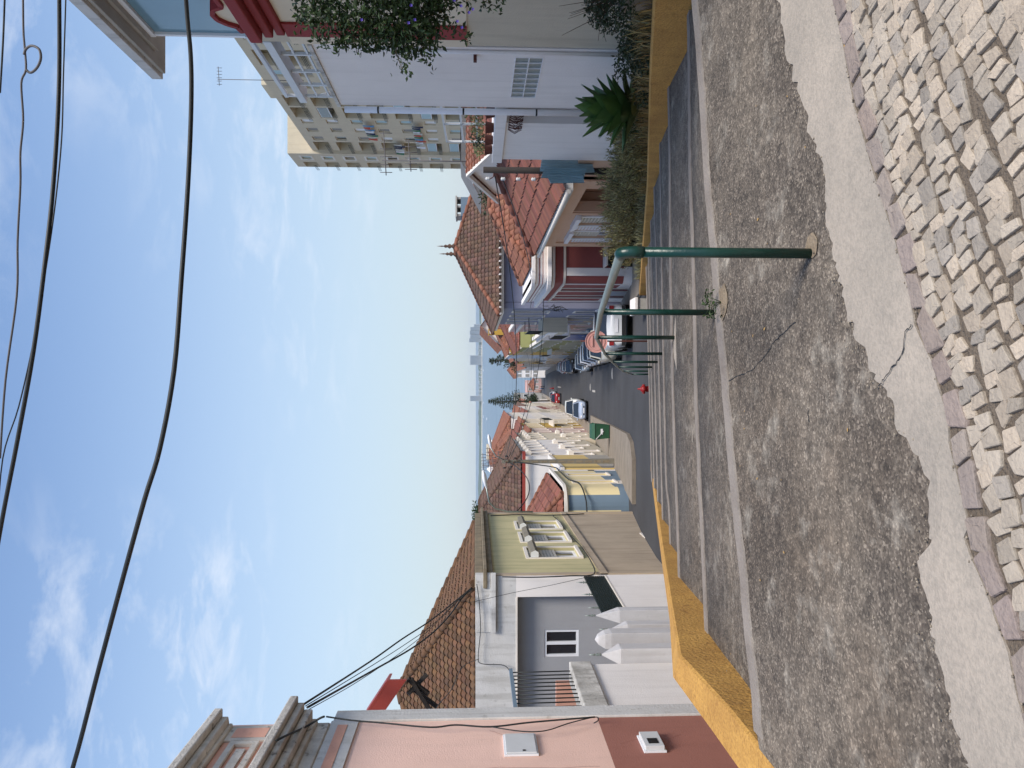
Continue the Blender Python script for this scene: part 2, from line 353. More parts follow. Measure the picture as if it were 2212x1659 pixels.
class Fac:      # a vertical facade through A and B; s runs from A to B, outward normal on the chosen side
    def __init__(s, A, B, out):
        s.A = Vector((A[0], A[1])); s.d = (Vector((B[0], B[1])) - s.A); s.len = s.d.length; s.d.normalize()
        s.n = Vector((s.d.y, -s.d.x))
        if s.n.dot(Vector(out)) < 0: s.n = -s.n
    def w(s, t, z, o=0.0):
        p = s.A + s.d * t + s.n * o; return Vector((p.x, p.y, z))
    def px(s, x, y):
        r = ray(x, y); k = s.n.dot(s.A) / (s.n.x * r.x + s.n.y * r.y); p = r * k
        return (Vector((p.x, p.y)) - s.A).dot(s.d), p.z
    def box(s, mb, t0, t1, z0, z1, o0, o1, mat):
        mb.hexa([s.w(t0, z0, o1), s.w(t1, z0, o1), s.w(t1, z0, o0), s.w(t0, z0, o0), s.w(t0, z1, o1), s.w(t1, z1, o1), s.w(t1, z1, o0), s.w(t0, z1, o0)], mat)
    def wall(s, mb, t0, t1, z0, z1, holes, mat, depth=0.28, bands=()):
        ts = sorted(set([t0, t1] + [h for a in holes for h in (a[0], a[1])])); zsx = sorted(set([z0, z1] + [h for a in holes for h in (a[2], a[3])] + [b[0] for b in bands if z0 < b[0] < z1]))
        ts = [t for t in ts if t0 <= t <= t1]; zsx = [z for z in zsx if z0 <= z <= z1]
        for i in range(len(ts) - 1):
            for j in range(len(zsx) - 1):
                tm = (ts[i] + ts[i + 1]) / 2; zm = (zsx[j] + zsx[j + 1]) / 2
                if any(a[0] < tm < a[1] and a[2] < zm < a[3] for a in holes): continue
                mt = mat
                for zt, bm_ in bands:
                    if zm < zt: mt = bm_; break
                mb.face([s.w(ts[i], zsx[j]), s.w(ts[i + 1], zsx[j]), s.w(ts[i + 1], zsx[j + 1]), s.w(ts[i], zsx[j + 1])], mt)
        for a in holes:
            h = [(a[0], a[2]), (a[1], a[2]), (a[1], a[3]), (a[0], a[3])]
            for k in range(4):
                p, q = h[k], h[(k + 1) % 4]
                mb.face([s.w(*p), s.w(*p, -depth), s.w(*q, -depth), s.w(*q)], mat)
        for (p, q) in (((t0, z0), (t0, z1)), ((t1, z0), (t1, z1)), ((t0, z1), (t1, z1))):
            mb.face([s.w(*p), s.w(*q), s.w(*q, -depth), s.w(*p, -depth)], mat)

def window(F, r, hole, style='pvc', name='window', surround=True, label=None):
    t0, t1, z0, z1 = hole; m = MB(); wd = t1 - t0; hh = z1 - z0
    dp = -0.13
    if surround:
        e = 0.09
        F.box(m, t0 - e, t0, z0 - e, z1 + e, 0.002, 0.035, 'stonesill'); F.box(m, t1, t1 + e, z0 - e, z1 + e, 0.002, 0.035, 'stonesill')
        F.box(m, t0, t1, z1, z1 + e, 0.002, 0.035, 'stonesill'); F.box(m, t0 - 0.03, t1 + 0.03, z0 - e, z0, 0.002, 0.075, 'stonesill')
    fm = {'pvc': 'pvc', 'shut': 'pvc', 'dark': 'wood', 'blind': 'pvc', 'curtain': 'pvc', 'door': 'wood', 'bluedoor': 'bluegrey'}.get(style, 'pvc')
    k = min(0.06, wd * 0.12)
    F.box(m, t0, t0 + k, z0, z1, dp - 0.04, dp + 0.04, fm); F.box(m, t1 - k, t1, z0, z1, dp - 0.04, dp + 0.04, fm)
    F.box(m, t0 + k, t1 - k, z0, z0 + k, dp - 0.04, dp + 0.04, fm); F.box(m, t0 + k, t1 - k, z1 - k, z1, dp - 0.04, dp + 0.04, fm)
    tm = (t0 + t1) / 2
    if wd > 0.6: F.box(m, tm - k / 2, tm + k / 2, z0 + k, z1 - k, dp - 0.038, dp + 0.038, fm)
    if style in ('door', 'dark') and hh > 1.2: F.box(m, t0 + k, t1 - k, z0 + hh * 0.62, z0 + hh * 0.62 + k, dp - 0.036, dp + 0.036, fm)
    o = m.build(name, r)
    if label: o['label'] = label
    g = MB(); gm = {'curtain': 'curtain', 'blind': 'blind', 'door': 'wood', 'bluedoor': 'bluegrey'}.get(style, 'glass')
    F.box(g, t0 + k, t1 - k, z0 + k, z1 - k, dp - 0.02, dp - 0.005, gm); g.build('pane', o)
    if style == 'shut':
        sh = MB(); zt = z0 + hh * 0.42; nn = int((z1 - zt) / 0.09)
        for i in range(nn):
            z = zt + (z1 - zt) * i / nn; F.box(sh, t0 + 0.01, t1 - 0.01, z, z + 0.075, dp + 0.05, dp + 0.075, 'shutter')
        sh.build('roller_shutter', o)
    return o

# -------- tiled roof plane: eave from A to B, ridge/hip points give a convex polygon in plane
def tiles(mb, poly, mat, pitch=0.22, course=0.38, amp=0.05, seed=0, ribs=6, big=1.0):
    rnd = random.Random(seed)
    A, B = Vector(poly[0]), Vector(poly[1]); u = (B - A).normalized()
    nrm = None
    for P in poly[2:]:
        c = u.cross(Vector(P) - A)
        if c.length > 1e-3: nrm = c.normalized(); break
    if nrm.z < 0: nrm = -nrm
    v = nrm.cross(u)
    if (Vector(poly[2]) - A).dot(v) < 0: v = -v
    pts = [((Vector(P) - A).dot(u), (Vector(P) - A).dot(v)) for P in poly]
    umin = min(p[0] for p in pts); umax = max(p[0] for p in pts)
    def vr(x):
        vs = []
        for k in range(len(pts)):
            (x0, y0), (x1, y1) = pts[k], pts[(k + 1) % len(pts)]
            if (x0 - x) * (x1 - x) <= 0 and abs(x1 - x0) > 1e-9:
                vs.append(y0 + (y1 - y0) * (x - x0) / (x1 - x0))
        return (min(vs), max(vs)) if vs else (0, 0)
    nc = max(1, int(round((umax - umin) / pitch))); pitch = (umax - umin) / nc
    for c in range(nc):
        xs = [umin + pitch * (c + k / ribs) for k in range(ribs + 1)]
        xs[0] += 1e-6; xs[-1] -= 1e-6
        rngs = [vr(x) for x in xs]
        vmax = max(r[1] for r in rngs); vmin = min(r[0] for r in rngs)
        nr = int(math.ceil((vmax - vmin) / course)); off = rnd.uniform(-0.02, 0.02)
        for j in range(nr):
            va = vmin + j * course + (off if j else 0); vb = vmin + (j + 1) * course + off
            ra, rb = [], []
            jit = rnd.uniform(-0.008, 0.008)
            for k, x in enumerate(xs):
                h = amp * big * abs(math.sin(PI * k / ribs)) ** 0.8
                a = min(max(va, rngs[k][0]), rngs[k][1]); b = min(max(vb, rngs[k][0]), rngs[k][1])
                ra.append(A + u * x + v * a + nrm * (h + 0.032 * big + jit)); rb.append(A + u * x + v * b + nrm * (h + jit * 0.5))
            g = rnd.uniform(0.66, 1.18); mb.t = (g * rnd.uniform(0.93, 1.07), g * rnd.uniform(0.9, 1.04), g * rnd.uniform(0.86, 1.04))
            if any((ra[k] - rb[k]).length > 1e-3 for k in range(len(xs))):
                mb.grid([ra, rb], mat, False)
                mb.grid([[p - nrm * 0.045 * big for p in ra], ra], mat, False)
    mb.t = 1.0
def hipcap(mb, a, b, mat, r=0.11, seed=1):
    rnd = random.Random(seed); a = Vector(a); b = Vector(b); n = max(2, int((b - a).length / 0.42)); d = (b - a).normalized()
    for i in range(n):
        p = a.lerp(b, i / n); q = a.lerp(b, (i + 1) / n) + d * 0.05
        g = rnd.uniform(0.75, 1.15); mb.t = (g, g * 0.97, g * 0.95)
        mb.tube([p + Vector((0, 0, 0.05)), q + Vector((0, 0, 0.03))], [r * 1.12, r * 0.9], mat, 8)
    mb.t = 1.0
def hip_roof(name, par, x0, x1, y0, y1, ze, zr, mat, ridge=None, seed=0, pitch=0.24, sides='fblr', cap=None, **kw):
    # ridge: two points (x,y) ; default along the longer axis
    if ridge is None:
        k = min(x1 - x0, y1 - y0) / 2
        ridge = ((x0 + k, y0 + k), (x1 - k, y0 + k)) if (x1 - x0) > (y1 - y0) else ((x0 + k, y0 + k), (x0 + k, y1 - k))
    a = (x0, y0, ze); b = (x1, y0, ze); c = (x1, y1, ze); d = (x0, y1, ze)
    r0 = (*ridge[0], zr); r1 = (*ridge[1], zr)
    mb = MB(); par_y = abs(ridge[1][1] - ridge[0][1]) > abs(ridge[1][0] - ridge[0][0])
    P = {}
    if par_y: P = {'f': [a, b, r0], 'b': [d, c, r1], 'l': [a, d, r1, r0], 'r': [b, c, r1, r0]}
    else: P = {'f': [a, b, r1, r0], 'b': [d, c, r1, r0], 'l': [a, d, r0], 'r': [b, c, r1]}
    for i, (k_, p) in enumerate(P.items()):
        if k_ in sides: tiles(mb, p, mat, pitch=pitch, seed=seed * 7 + i, **kw)
        else: mb.face(p, mat)
    mb.face([a, b, c, d], mat)
    o = mb.build(name, par)
    cm = MB(); ca = cap or mat
    ends = [(a, r0), (b, r0 if par_y else r1), (c, r1), (d, r1 if par_y else r0), (r0, r1)]
    for i, (p, q) in enumerate(ends):
        if (Vector(p) - Vector(q)).length > 0.3: hipcap(cm, p, q, ca, seed=seed + i)
    cm.build('ridge_tiles', o)
    return o

# ================================================================== THE GROUND
rnd = random.Random(4)
mb = MB()      # one sheet of terrain, following the hill down to the water
ys = [-60, -20, -2, 6, 11, 18, 22, 25.5, 29, 36, 45, 60, 77, 110, 150, 220, 300, 360, 420, 480, 600]
xs = [-900, -400, -150, -60, -25, -10, -4, 4, 10, 25, 60, 150, 400, 900]
mb.grid([[(x, y, zs(y) - 0.06 + 0.0 * x) for x in xs] for y in ys], 'terr')
mb.build('ground', kind='structure')
mb = MB()
mb.grid([[(x, y, -36) for x in (-60000, -8000, -1500, 0, 1500, 8000, 60000)] for y in (430, 1500, 6000, 20000, 80000)], 'sea', False)
mb.build('sea', kind='structure')
# street
mb = MB(); rows = []
for y in [20.6, 22, 23.5, 25.5, 27, 29, 32, 36, 40, 45, 52, 60, 68, 77, 90, 110, 130, 150, 180, 220, 260, 300, 330]:
    xl = -12 if y <= 30.5 else -4.4
    rows.append([(lerp(xl, 4.3, k / 8), y, zs(y) - 0.015) for k in range(9)])
mb.grid(rows, 'road'); mb.build('street', kind='structure')
# pavements with kerb
mb = MB()
def pavement(poly, h=0.13, mt='pave'):
    n = len(poly); 
    mb.face([(x, y, zs(y) + h) for x, y in poly], mt)
def ribbon(ya, yb, xa, xb, h, mt='pave', st=3.0):
    n = max(1, int((yb - ya) / st)); r1 = []
    for i in range(n + 1):
        y = lerp(ya, yb, i / n); p = xa(y) if callable(xa) else xa; q = xb(y) if callable(xb) else xb
        r1.append([(p, y, zs(y) - 0.1), (p, y, zs(y) + h), (lerp(p, q, 0.93), y, zs(y) + h), (q, y, zs(y) + h), (q, y, zs(y) - 0.1)])
    mb.grid(r1, mt, False)
    for rr in (r1[0], r1[-1]): mb.face([rr[0], rr[1], rr[3], rr[4]], mt)
ribbon(28.0, 45.4, -4.42, lambda y: interp([(28, -2.75), (29.2, -2.2), (31, -2.02), (45, -2.4)], y), 0.13, st=0.6)
ribbon(45.8, 67, -4.42, lambda y: interp([(45, -2.4), (67, -2.75)], y), 0.13, st=2)
ribbon(67.2, 300, -4.6, -3.6, 0.12, st=8)
mb.build('pavement_left', kind='structure')
mb = MB()
ribbon(25.2, 28.0, 3.0, 4.9, 0.12, st=1); ribbon(28.0, 300, lambda y: 3.05, lambda y: 3.75 if y < 48 else 4.2, 0.12, st=4)
mb.build('pavement_right', kind='structure')
mb = MB()
for (a, b, x) in ((62, 66.5, -0.6), (140, 156, -.6)):
    mb.grid([[(x - 0.09, y, zs(y) - 0.004), (x + 0.09, y, zs(y) - 0.004)] for y in (a, (a + b) / 2, b)], 'concrete', False)
mb.build('road_marking', kind='structure')
mb = MB()
for (x, y, r_) in ((0.6, 44, .33), (-0.3, 70, .33)):
    mb.face([(x + r_ * math.cos(k * PI / 8), y + r_ * math.sin(k * PI / 8), zs(y) - 0.008 - 0.12 * r_ * math.sin(k * PI / 8) * 0 ) for k in range(16)], M['concrete'])
mb.build('road_patch', kind='structure')

# ---- stair treads: nosing lines read off at their real heights
Z1, Z2, Z3, Z4 = -1.62, -2.05, -2.40, -2.84
N1p = [PZ(x, y, Z1) for x, y in ((1634, 1580), (1632, 1524), (1620, 1427), (1609, 1330), (1604, 1251), (1590, 1128), (1583, 1070), (1577, 993), (1565, 851), (1558, 763), (1549, 691), (1543, 589), (1533, 480), (1526, 400), (1517, 249), (1508, 106), (1499, 16), (1494, -60))]
N2p = [PZ(x, y, Z2) for x, y in ((1529, 1406), (1526, 1400), (1522, 1283), (1517, 1159), (1512, 1070), (1510, 1010), (1503, 868), (1500, 691), (1497.5, 570), (1494, 480), (1490, 355), (1489, 178), (1487, 32))]
N3p = [PZ(x, y, Z3) for x, y in ((1470, 1301), (1468, 1290), (1465, 1176), (1462, 1090), (1458, 1010), (1454, 868), (1451, 726), (1448, 570), (1447, 355), (1444, 181))]
N4p = [PZ(x, y, Z4) for x, y in ((1449, 1212), (1446, 1100), (1439, 1046), (1433, 762), (1430, 600), (1427, 400), (1426, 295))]
def resamp(pl, n=24):
    L = [0]
    for a, b in zip(pl, pl[1:]): L.append(L[-1] + (b - a).length)
    out = []
    for i in range(n + 1):
        d = L[-1] * i / n
        for k in range(len(pl) - 1):
            if d <= L[k + 1] + 1e-9: out.append(pl[k].lerp(pl[k + 1], (d - L[k]) / max(1e-9, L[k + 1] - L[k]))); break
    return out
nos = [resamp(p) for p in (N1p, N2p, N3p, N4p)]
for k in range(1, 5):
    y0 = 11.5 + 2.1 * k; z = Z4 - 0.42 * k
    nos.append([Vector((lerp(-2.5 , 3.75 - 0.16 * k, i / 24), y0 + lerp(-0.35, 0.3, i / 24), z)) for i in range(25)])
RISE = 0.17
KERBL = [(1803, 0), (1814, 46), (1824, 89), (1835, 153), (1849, 231), (1858, 256), (1874, 313), (1894, 384), (1915, 448), (1940, 526), (1956, 589), (1968, 620), (1980, 701), (2005, 755), (2023, 790), (2030, 833), (2053, 897), (2055, 957), (2076, 1039), (2098, 1138), (2087, 1160), (2101, 1200), (2133, 1269), (2155, 1336), (2183, 1407), (2201, 1496), (2230, 1600), (2250, 1700), (2285, 1800)]
STRL = [(1684, 0), (1698, 71), (1707, 135), (1735, 213), (1753, 291), (1782, 355), (1789, 426), (1789, 480), (1806, 533), (1815, 589), (1821, 620), (1840, 691), (1870, 755), (1899, 819), (1934, 868), (1945, 932), (1970, 957), (2012, 1035), (2009, 1138), (2009, 1195), (1992, 1212), (1995, 1269), (2011, 1311), (2023, 1389), (2044, 1478), (2062, 1550), (2091, 1624), (2098, 1659), (2120, 1760), (2140, 1850)]
mb = MB()
# upper landing and treads
land = resamp(N1p, 60)
mb.grid([[Vector((p.x - (p.y + 3) * 0.0, lerp(p.y, -3, t), Z1)) for t in (0, 0.25, 0.5, 0.75, 1)] for p in
         ([Vector((-2.3, 4.2, Z1))] + land + [Vector((6.0, 7.3, Z1))])], 'asph', False)
for a, b in zip(nos, nos[1:]):
    lo = []
    for p, q in zip(a, b):
        lo.append([Vector((p.x, p.y, p.z - RISE)), p.lerp(q, 0.5) + Vector((0, 0, -RISE / 2 - 0.01)), q])
    mb.grid([[r_[0] for r_ in lo], [r_[1] for r_ in lo], [r_[2] for r_ in lo]], 'asph')
    mb.grid([a, [r_[0] for r_ in lo]], 'strip', False)
a = nos[-1]; mb.grid([a, [Vector((p.x, p.y, p.z - RISE)) for p in a], [Vector((p.x, p.y + 2.4, zs(p.y + 2.4) - 0.03)) for p in a]], 'strip', False)
mb.build('stair_treads', kind='structure')
# pale nosing strips
mb = MB(); rn = random.Random(8)
for k, a in enumerate(nos):
    wd = 0.095 if k < 2 else 0.08
    fr = resamp(a, 60 if k < 4 else 24); rows = [[], [], [], []]
    pv = a[0]
    for i, p in enumerate(fr):
        j = rn.uniform(-0.012, 0.012)
        rows[0].append(p + Vector((0, 0.012, -RISE))); rows[1].append(p + Vector((0, 0.014 + j * .4, 0.012)))
        sl = 0.0 if k == 0 else (nos[k - 1][0].z - RISE - a[0].z) / max(0.5, (a[0].y - nos[k - 1][0].y))
        rows[2].append(p + Vector((0, -wd + j, 0.010 + wd * sl))); rows[3].append(p + Vector((0, -wd - 0.01 + j, -0.01)))
    mb.grid(rows, 'nose', False)
mb.build('stair_nosings', kind='structure')
# cement patch round post feet / plant
mb = MB()
def blob(c, rx, ry, z, mt, n=22, seed=1, sl=0.0):
    r_ = random.Random(seed); ph = [r_.uniform(0, 6) for _ in range(3)]
    mb.face([(c[0] + rx * math.cos(t) * (1 + .14 * math.sin(3 * t + ph[0]) + .08 * math.sin(7 * t + ph[1])), c[1] + ry * math.sin(t) * (1 + .14 * math.sin(2 * t + ph[2])), z + sl * ry * math.sin(t)) for t in [2 * PI * k / n for k in range(n)]], mt)
blob((0.66, 3.63), 0.06, 0.075, Z1 + 0.006, 'dirtc', seed=3)
blob((0.54, 4.97), 0.11, 0.10, Z1 + 0.006, 'dirtc', seed=5)
blob((0.52, 8.95), 0.34, 0.2, -2.40 + 0.02, 'strip', seed=6)
mb.build('cement_patch', kind='structure')
# pale cement strip beside the cobbles
mb = MB()
KL = [PZ(x, y, Z1) for x, y in KERBL]; SL = [PZ(x, y, Z1) for x, y in STRL]
rt = random.Random(12)
SLj = []
for a, b in zip(SL, SL[1:]):
    for t in (0, 0.2, 0.4, 0.6, 0.8): SLj.append(a.lerp(b, t) + Vector((rt.uniform(-.02, .02), rt.uniform(-.028, .028), 0)))
ka = resamp([Vector((2.9, 3.95, Z1))] + KL, 260); sa = resamp([Vector((2.9, 4.5, Z1))] + SLj, 260)
mb.grid([[p + Vector((0, 0, -0.02)) for p in sa], [p + Vector((0, 0, 0.009)) for p in sa], [p.lerp(q, .5) + Vector((0, 0, 0.016)) for p, q in zip(sa, ka)], [q + Vector((0, 0, 0.010)) for q in ka], [q + Vector((0, 0, -0.03)) for q in ka]], 'strip', False)
mb.build('cement_strip', kind='structure')
mb = MB()      # cracks in the strip and asphalt: thin dark grooves with their own shape
def crack(px, w0=0.0035, z=0.019):
    pts = [PZ(x, y, Z1) for x, y in px]; P2 = []
    r_ = random.Random(len(px))
    for a, b in zip(pts, pts[1:]):
        for t in (0, .2, .4, .6, .8): P2.append(a.lerp(b, t) + Vector((r_.uniform(-.006, .006), r_.uniform(-.006, .006), 0)))
    P2.append(pts[-1])
    rows = [[], []]
    for i, p in enumerate(P2):
        d = (P2[min(i + 1, len(P2) - 1)] - P2[max(i - 1, 0)]).normalized(); nn = Vector((-d.y, d.x, 0)) * w0 * r_.uniform(.4, 1)
        rows[0].append(p + nn + Vector((0, 0, z))); rows[1].append(p - nn + Vector((0, 0, z)))
    mb.grid(rows, 'black', False)
crack([(1980, 702), (1966, 715), (1960, 765), (1940, 790), (1920, 820), (1907, 834)])
crack([(1719, 695), (1690, 720), (1668, 745), (1660, 760), (1625, 800), (1590, 815), (1566, 825)], 0.003, 0.004)
crack([(1748, 880), (1746, 895), (1750, 912)], 0.003, 0.004)
mb.build('cracks', kind='structure')
# bed of the cobbles, kerb stones, setts
mb = MB()
mb.grid([[Vector((p.x, p.y + 0.02, Z1 + 0.001)) for p in ka], [Vector((p.x, p.y - 3.5, Z1 + 0.001)) for p in ka]], 'joint')
mb.grid([[Vector((p.x, p.y + 0.01, Z1 + 0.002)) for p in ka], [Vector((p.x, p.y - 3.5, Z1 + 0.002)) for p in ka]], 'joint', False)
mb.build('cobble_bed', kind='structure')
def stone(mb, c, ux, uy, lx, ly, h, mt, r_, irr=0.10, n=12, z0=Z1):
    # rounded irregular block with a worn top
    out = []
    ph = [r_.uniform(0, 6.28) for _ in range(4)]; cj = [(1 + r_.uniform(-irr, irr) * 1.3, 1 + r_.uniform(-irr, irr) * 1.3) for _ in range(4)]
    for k in range(n):
        t = 2 * PI * (k + 0.5) / n; x = math.cos(t); y = math.sin(t)
        e = 0.20
        qx = math.copysign(abs(x) ** e, x); qy = math.copysign(abs(y) ** e, y)
        c4 = cj[(0 if x > 0 else 1) + (0 if y > 0 else 2)]
        out.append((qx * lx / 2 * c4[0] * (1 + r_.uniform(-.025, .025)), qy * ly / 2 * c4[1] * (1 + r_.uniform(-.025, .025))))
    tx = r_.uniform(-.025, .025); ty = r_.uniform(-.025, .025)
    rows = []
    for s_, zf in ((1.0, -0.03), (1.0, h * .55), (0.975, h * .88), (0.91, h)):
        rows.append([Vector((c.x, c.y, z0)) + ux * (x * s_) + uy * (y * s_) + Vector((0, 0, zf + (x * tx + y * ty) * (zf > 0) + r_.uniform(-.0016, .0016))) for x, y in out])
    mb.grid(rows, mt, False, True)
    ctr = Vector((c.x, c.y, z0)) + Vector((0, 0, h + 0.001)); top = rows[-1]
    mid = [p.lerp(ctr, .5) + Vector((0, 0, 0.0005 + r_.uniform(-.0015, .0015))) for p in top]
    mb.grid([top, mid], mt, False, True); i0 = len(mb.v)
    mb.face(mid, mt)
rk = random.Random(21); mb = MB()
kk = resamp([Vector((3.6, 4.2, Z1))] + KL, 400); i = 0
while i < 392:
    step = int(rk.uniform(9, 17)); j = min(400, i + step); p, q = kk[i], kk[j]; d = (q - p); ln = d.length
    if 0.05 < ln:
        d.normalize(); nn = Vector((d.y, -d.x, 0)); 
        if nn.y > 0: nn = -nn
        wdt = rk.uniform(0.075, 0.10); g = rk.uniform(.82, 1.08); mb.t = (g * rk.uniform(.97, 1.03), g * .97, g * rk.uniform(.95, 1.0))
        stone(mb, p.lerp(q, .5) + nn * (wdt / 2 + 0.012), d, nn, ln - 0.018, wdt, 0.018, 'kerb', rk, 0.2, 16)
    i = j
mb.build('kerb_stones', kind='structure')
mb = MB(); rs = random.Random(5)
def kdist(x, y):     # distance below the kerb line
    best = 9; side = 1
    for a, b in zip(kk[::3], kk[3::3]):
        d = b - a; l2 = d.x * d.x + d.y * d.y
        if l2 < 1e-9: continue
        t = max(0, min(1, ((x - a.x) * d.x + (y - a.y) * d.y) / l2)); ex = x - a.x - d.x * t; ey = y - a.y - d.y * t; q = math.hypot(ex, ey)
        if q < best: best = q; side = 1 if d.x * ey - d.y * ex > 0 else -1
    return best * side
ks = kk[::8]
for _ in range(14): ks = [ks[0]] + [(ks[i - 1] + ks[i] * 2 + ks[i + 1]) / 4 for i in range(1, len(ks) - 1)] + [ks[-1]]
ks = resamp([ks[0] + (ks[0] - ks[2]) * 3] + ks + [ks[-1] + (ks[-1] - ks[-3]) * 6], 400); KLn = sum((b - a).length for a, b in zip(ks, ks[1:]))
d_ = 0.085; row = 0
while d_ < 2.3:
    rowh = rs.uniform(0.062, 0.080); u = rs.uniform(0, .07); ph = rs.uniform(0, 6)
    while u < KLn - .2:
        L_ = rs.uniform(0.044, 0.094); i = int((u + L_ / 2) / KLn * 400); t = (ks[min(i + 6, 400)] - ks[max(i - 6, 0)]).normalized(); nn = Vector((t.y, -t.x, 0))
        if nn.y > 0: nn = -nn
        wob = 0.016 * math.sin(u * 3.1 + ph) + 0.02 * math.sin(u * 1.3 + d_ * 3) + rs.uniform(-.006, .006)
        c = ks[min(i, 400)] + nn * (d_ + rowh / 2 + wob); kd = kdist(c.x, c.y)
        lim = 0.085 + rowh * .42
        if kd < lim and d_ > .17: pass
        if kd > lim * .55 and c.y > 0.7 and -2.4 < c.x < 3.6:
            if kd < lim: c += nn * (lim - kd)
            g = rs.uniform(.72, 1.06); k_ = rs.random()
            mb.t = (g * .74, g * .75, g * .78) if k_ < .18 else ((g * 1.02, g * .98, g * .94) if k_ < .55 else (g * .95, g * .94, g * .93))
            an = rs.gauss(0, .11); ux = Vector((t.x * math.cos(an) - t.y * math.sin(an), t.x * math.sin(an) + t.y * math.cos(an), 0)); uy = Vector((-ux.y, ux.x, 0))
            stone(mb, c, ux, uy, L_ - 0.007, rowh - 0.007 + rs.uniform(-.003, .005), rs.uniform(.011, .016), 'sett', rs, 0.27, 12)
        u += L_
    d_ += rowh
mb.t = 1.0
mb.build('cobblestones', kind='structure')

# ---- soil bed on the right, side passage on the left
mb = MB()
WR = [(3.3, -1.62), (7.1, -1.67), (9.2, -2.12), (14.5, -3.28), (24.5, -5.28)]
def wr_x(Y): return interp([(6.0, 3.42), (7.1, 3.6), (9.2, 3.68), (14.5, 3.72), (24.5, 2.85)], Y)
def wr_z(Y): return interp([(6.0, -1.62), (7.1, -1.66), (9.2, -2.10), (14.5, -3.26), (24.5, -5.26)], Y)
mb.grid([[(wr_x(y) + 0.2, y, wr_z(y) - 0.06), (4.3, y, wr_z(y) + 0.02), (4.95, y, wr_z(y) + 0.05), (9, y, wr_z(y) + 0.05)] for y in (5.4, 6.2, 7.1, 8, 9.2, 11, 12.5, 14.5, 17, 20, 22.5, 24.6)], 'soil')
mb.build('planting_bed', kind='structure')

# ---- low yellow walls
def ribwall(name, inner, outer, ztop, zbot, label):
    mb = MB(); rows = []
    for (xi, yi), (xo, yo), zt, zb in zip(inner, outer, ztop, zbot):
        j = 0.02
        pi_ = Vector((xi, yi, 0)); po = Vector((xo, yo, 0)); d = (po - pi_).normalized()
        rows.append([pi_ + Vector((0, 0, zb)), pi_ + Vector((0, 0, zt - j)), pi_ + d * j + Vector((0, 0, zt)), po - d * j + Vector((0, 0, zt)), po + Vector((0, 0, zt - j)), po + Vector((0, 0, zb))])
    mb.grid(rows, 'wallY', False); mb.face(rows[0], 'wallY'); mb.face(rows[-1][::-1], 'wallY')
    return mb.build(name, label=label, cat='wall')
ZL = -1.62
iL = [(-2.02, 1.2), (-2.05, 3.0), (-2.07, 4.07), (-2.08, 4.9), (-2.16, 6.06), (-2.25, 8), (-2.33, 11), (-2.36, 13.7), (-2.38, 18.5), (-2.4, 23.5)]
oL = [(-2.34, 1.2), (-2.36, 3.0), (-2.37, 4.3), (-2.385, 5.2), (-2.42, 6.25), (-2.5, 8), (-2.58, 11), (-2.61, 13.7), (-2.63, 18.5), (-2.65, 23.5)]
zt = [ZL + 0.004, ZL + 0.004, ZL + 0.004, ZL + 0.002, ZL] + [ZL - 0.2165 * (y - 6.06) for y in (8, 11, 13.7, 18.5, 23.5)]
zb = [-3.2, -3.2, -3.2, -3.2, -3.2, -4.2, -4.6, -5.0, -5.8, -6.2]
ribwall('low_wall', iL, oL, zt, zb, 'low yellow painted wall running down the left side of the stairs')
yy = [6.0, 7.1, 8.2, 9.2, 10.5, 12, 13.2, 14.5, 17, 19.5, 22, 24.5]
ribwall('low_wall', [(wr_x(y), y) for y in yy], [(wr_x(y) + 0.22, y) for y in yy], [wr_z(y) for y in yy], [wr_z(y) - 1.3 for y in yy], 'low ochre wall holding the planting bed on the right side of the stairs')
mb = MB(); mb.prism([(2.25, 24.2), (2.72, 24.2), (2.72, 24.9), (2.25, 24.9)], -6.0, -5.15, 'concrete')
mb.prism([(2.22, 24.15), (2.75, 24.15), (2.75, 24.95), (2.22, 24.95)], -5.15, lambda x, y: -5.0 - 0.18 * abs(x - 2.48), 'white')
mb.build('concrete_pillar', label='stubby concrete pillar with white slanted cap at the foot of the right yellow wall', cat='pillar', bevel=0.015)

# ---- handrail
rt_ = root('handrail', (0.6, 3.64, Z1), 'green posted handrail with galvanised tube running down the middle of the stairs', 'handrail')
posts = [(0.63, 3.64, -0.70, -1.62), (0.575, 6.1, -1.02, -1.95), (0.557, 9.12, -1.46, -2.40), (0.478, 12.0, -2.05, -3.02), (0.428, 14.8, -2.67, -3.6), (0.39, 17.6, -3.3, -4.2), (0.345, 20.5, -3.98, -4.9), (0.30, 23.6, -4.86, -5.4)]
for i, (x, y, zt_, zb_) in enumerate(posts):
    m = MB(); m.tube([(x, y, zb_ - 0.05), (x, y, zt_ - (0.06 if i == 0 else 0.0))], 0.0245, 'green', 14); m.build('post', rt_)
m = MB(); x, y, z, _ = posts[0]; ctr = []
for k in range(7):
    t = k / 6 * (PI / 2 + 0.12); ctr.append((x, y + 0.05 - 0.05 * math.cos(t), z - 0.06 + 0.06 * math.sin(t)))
m.tube([(x, y, z - 0.10)] + ctr + [(x, y + 0.09, z - 0.012)], 0.0285, 'green', 14); m.build('elbow', rt_)
rl = MB(); rl.tube([(x, y + 0.07, z - 0.005)] + [(a, b, c + 0.02) for a, b, c, d in posts[1:]], 0.0235, 'galv', 14); rl.build('rail', rt_)

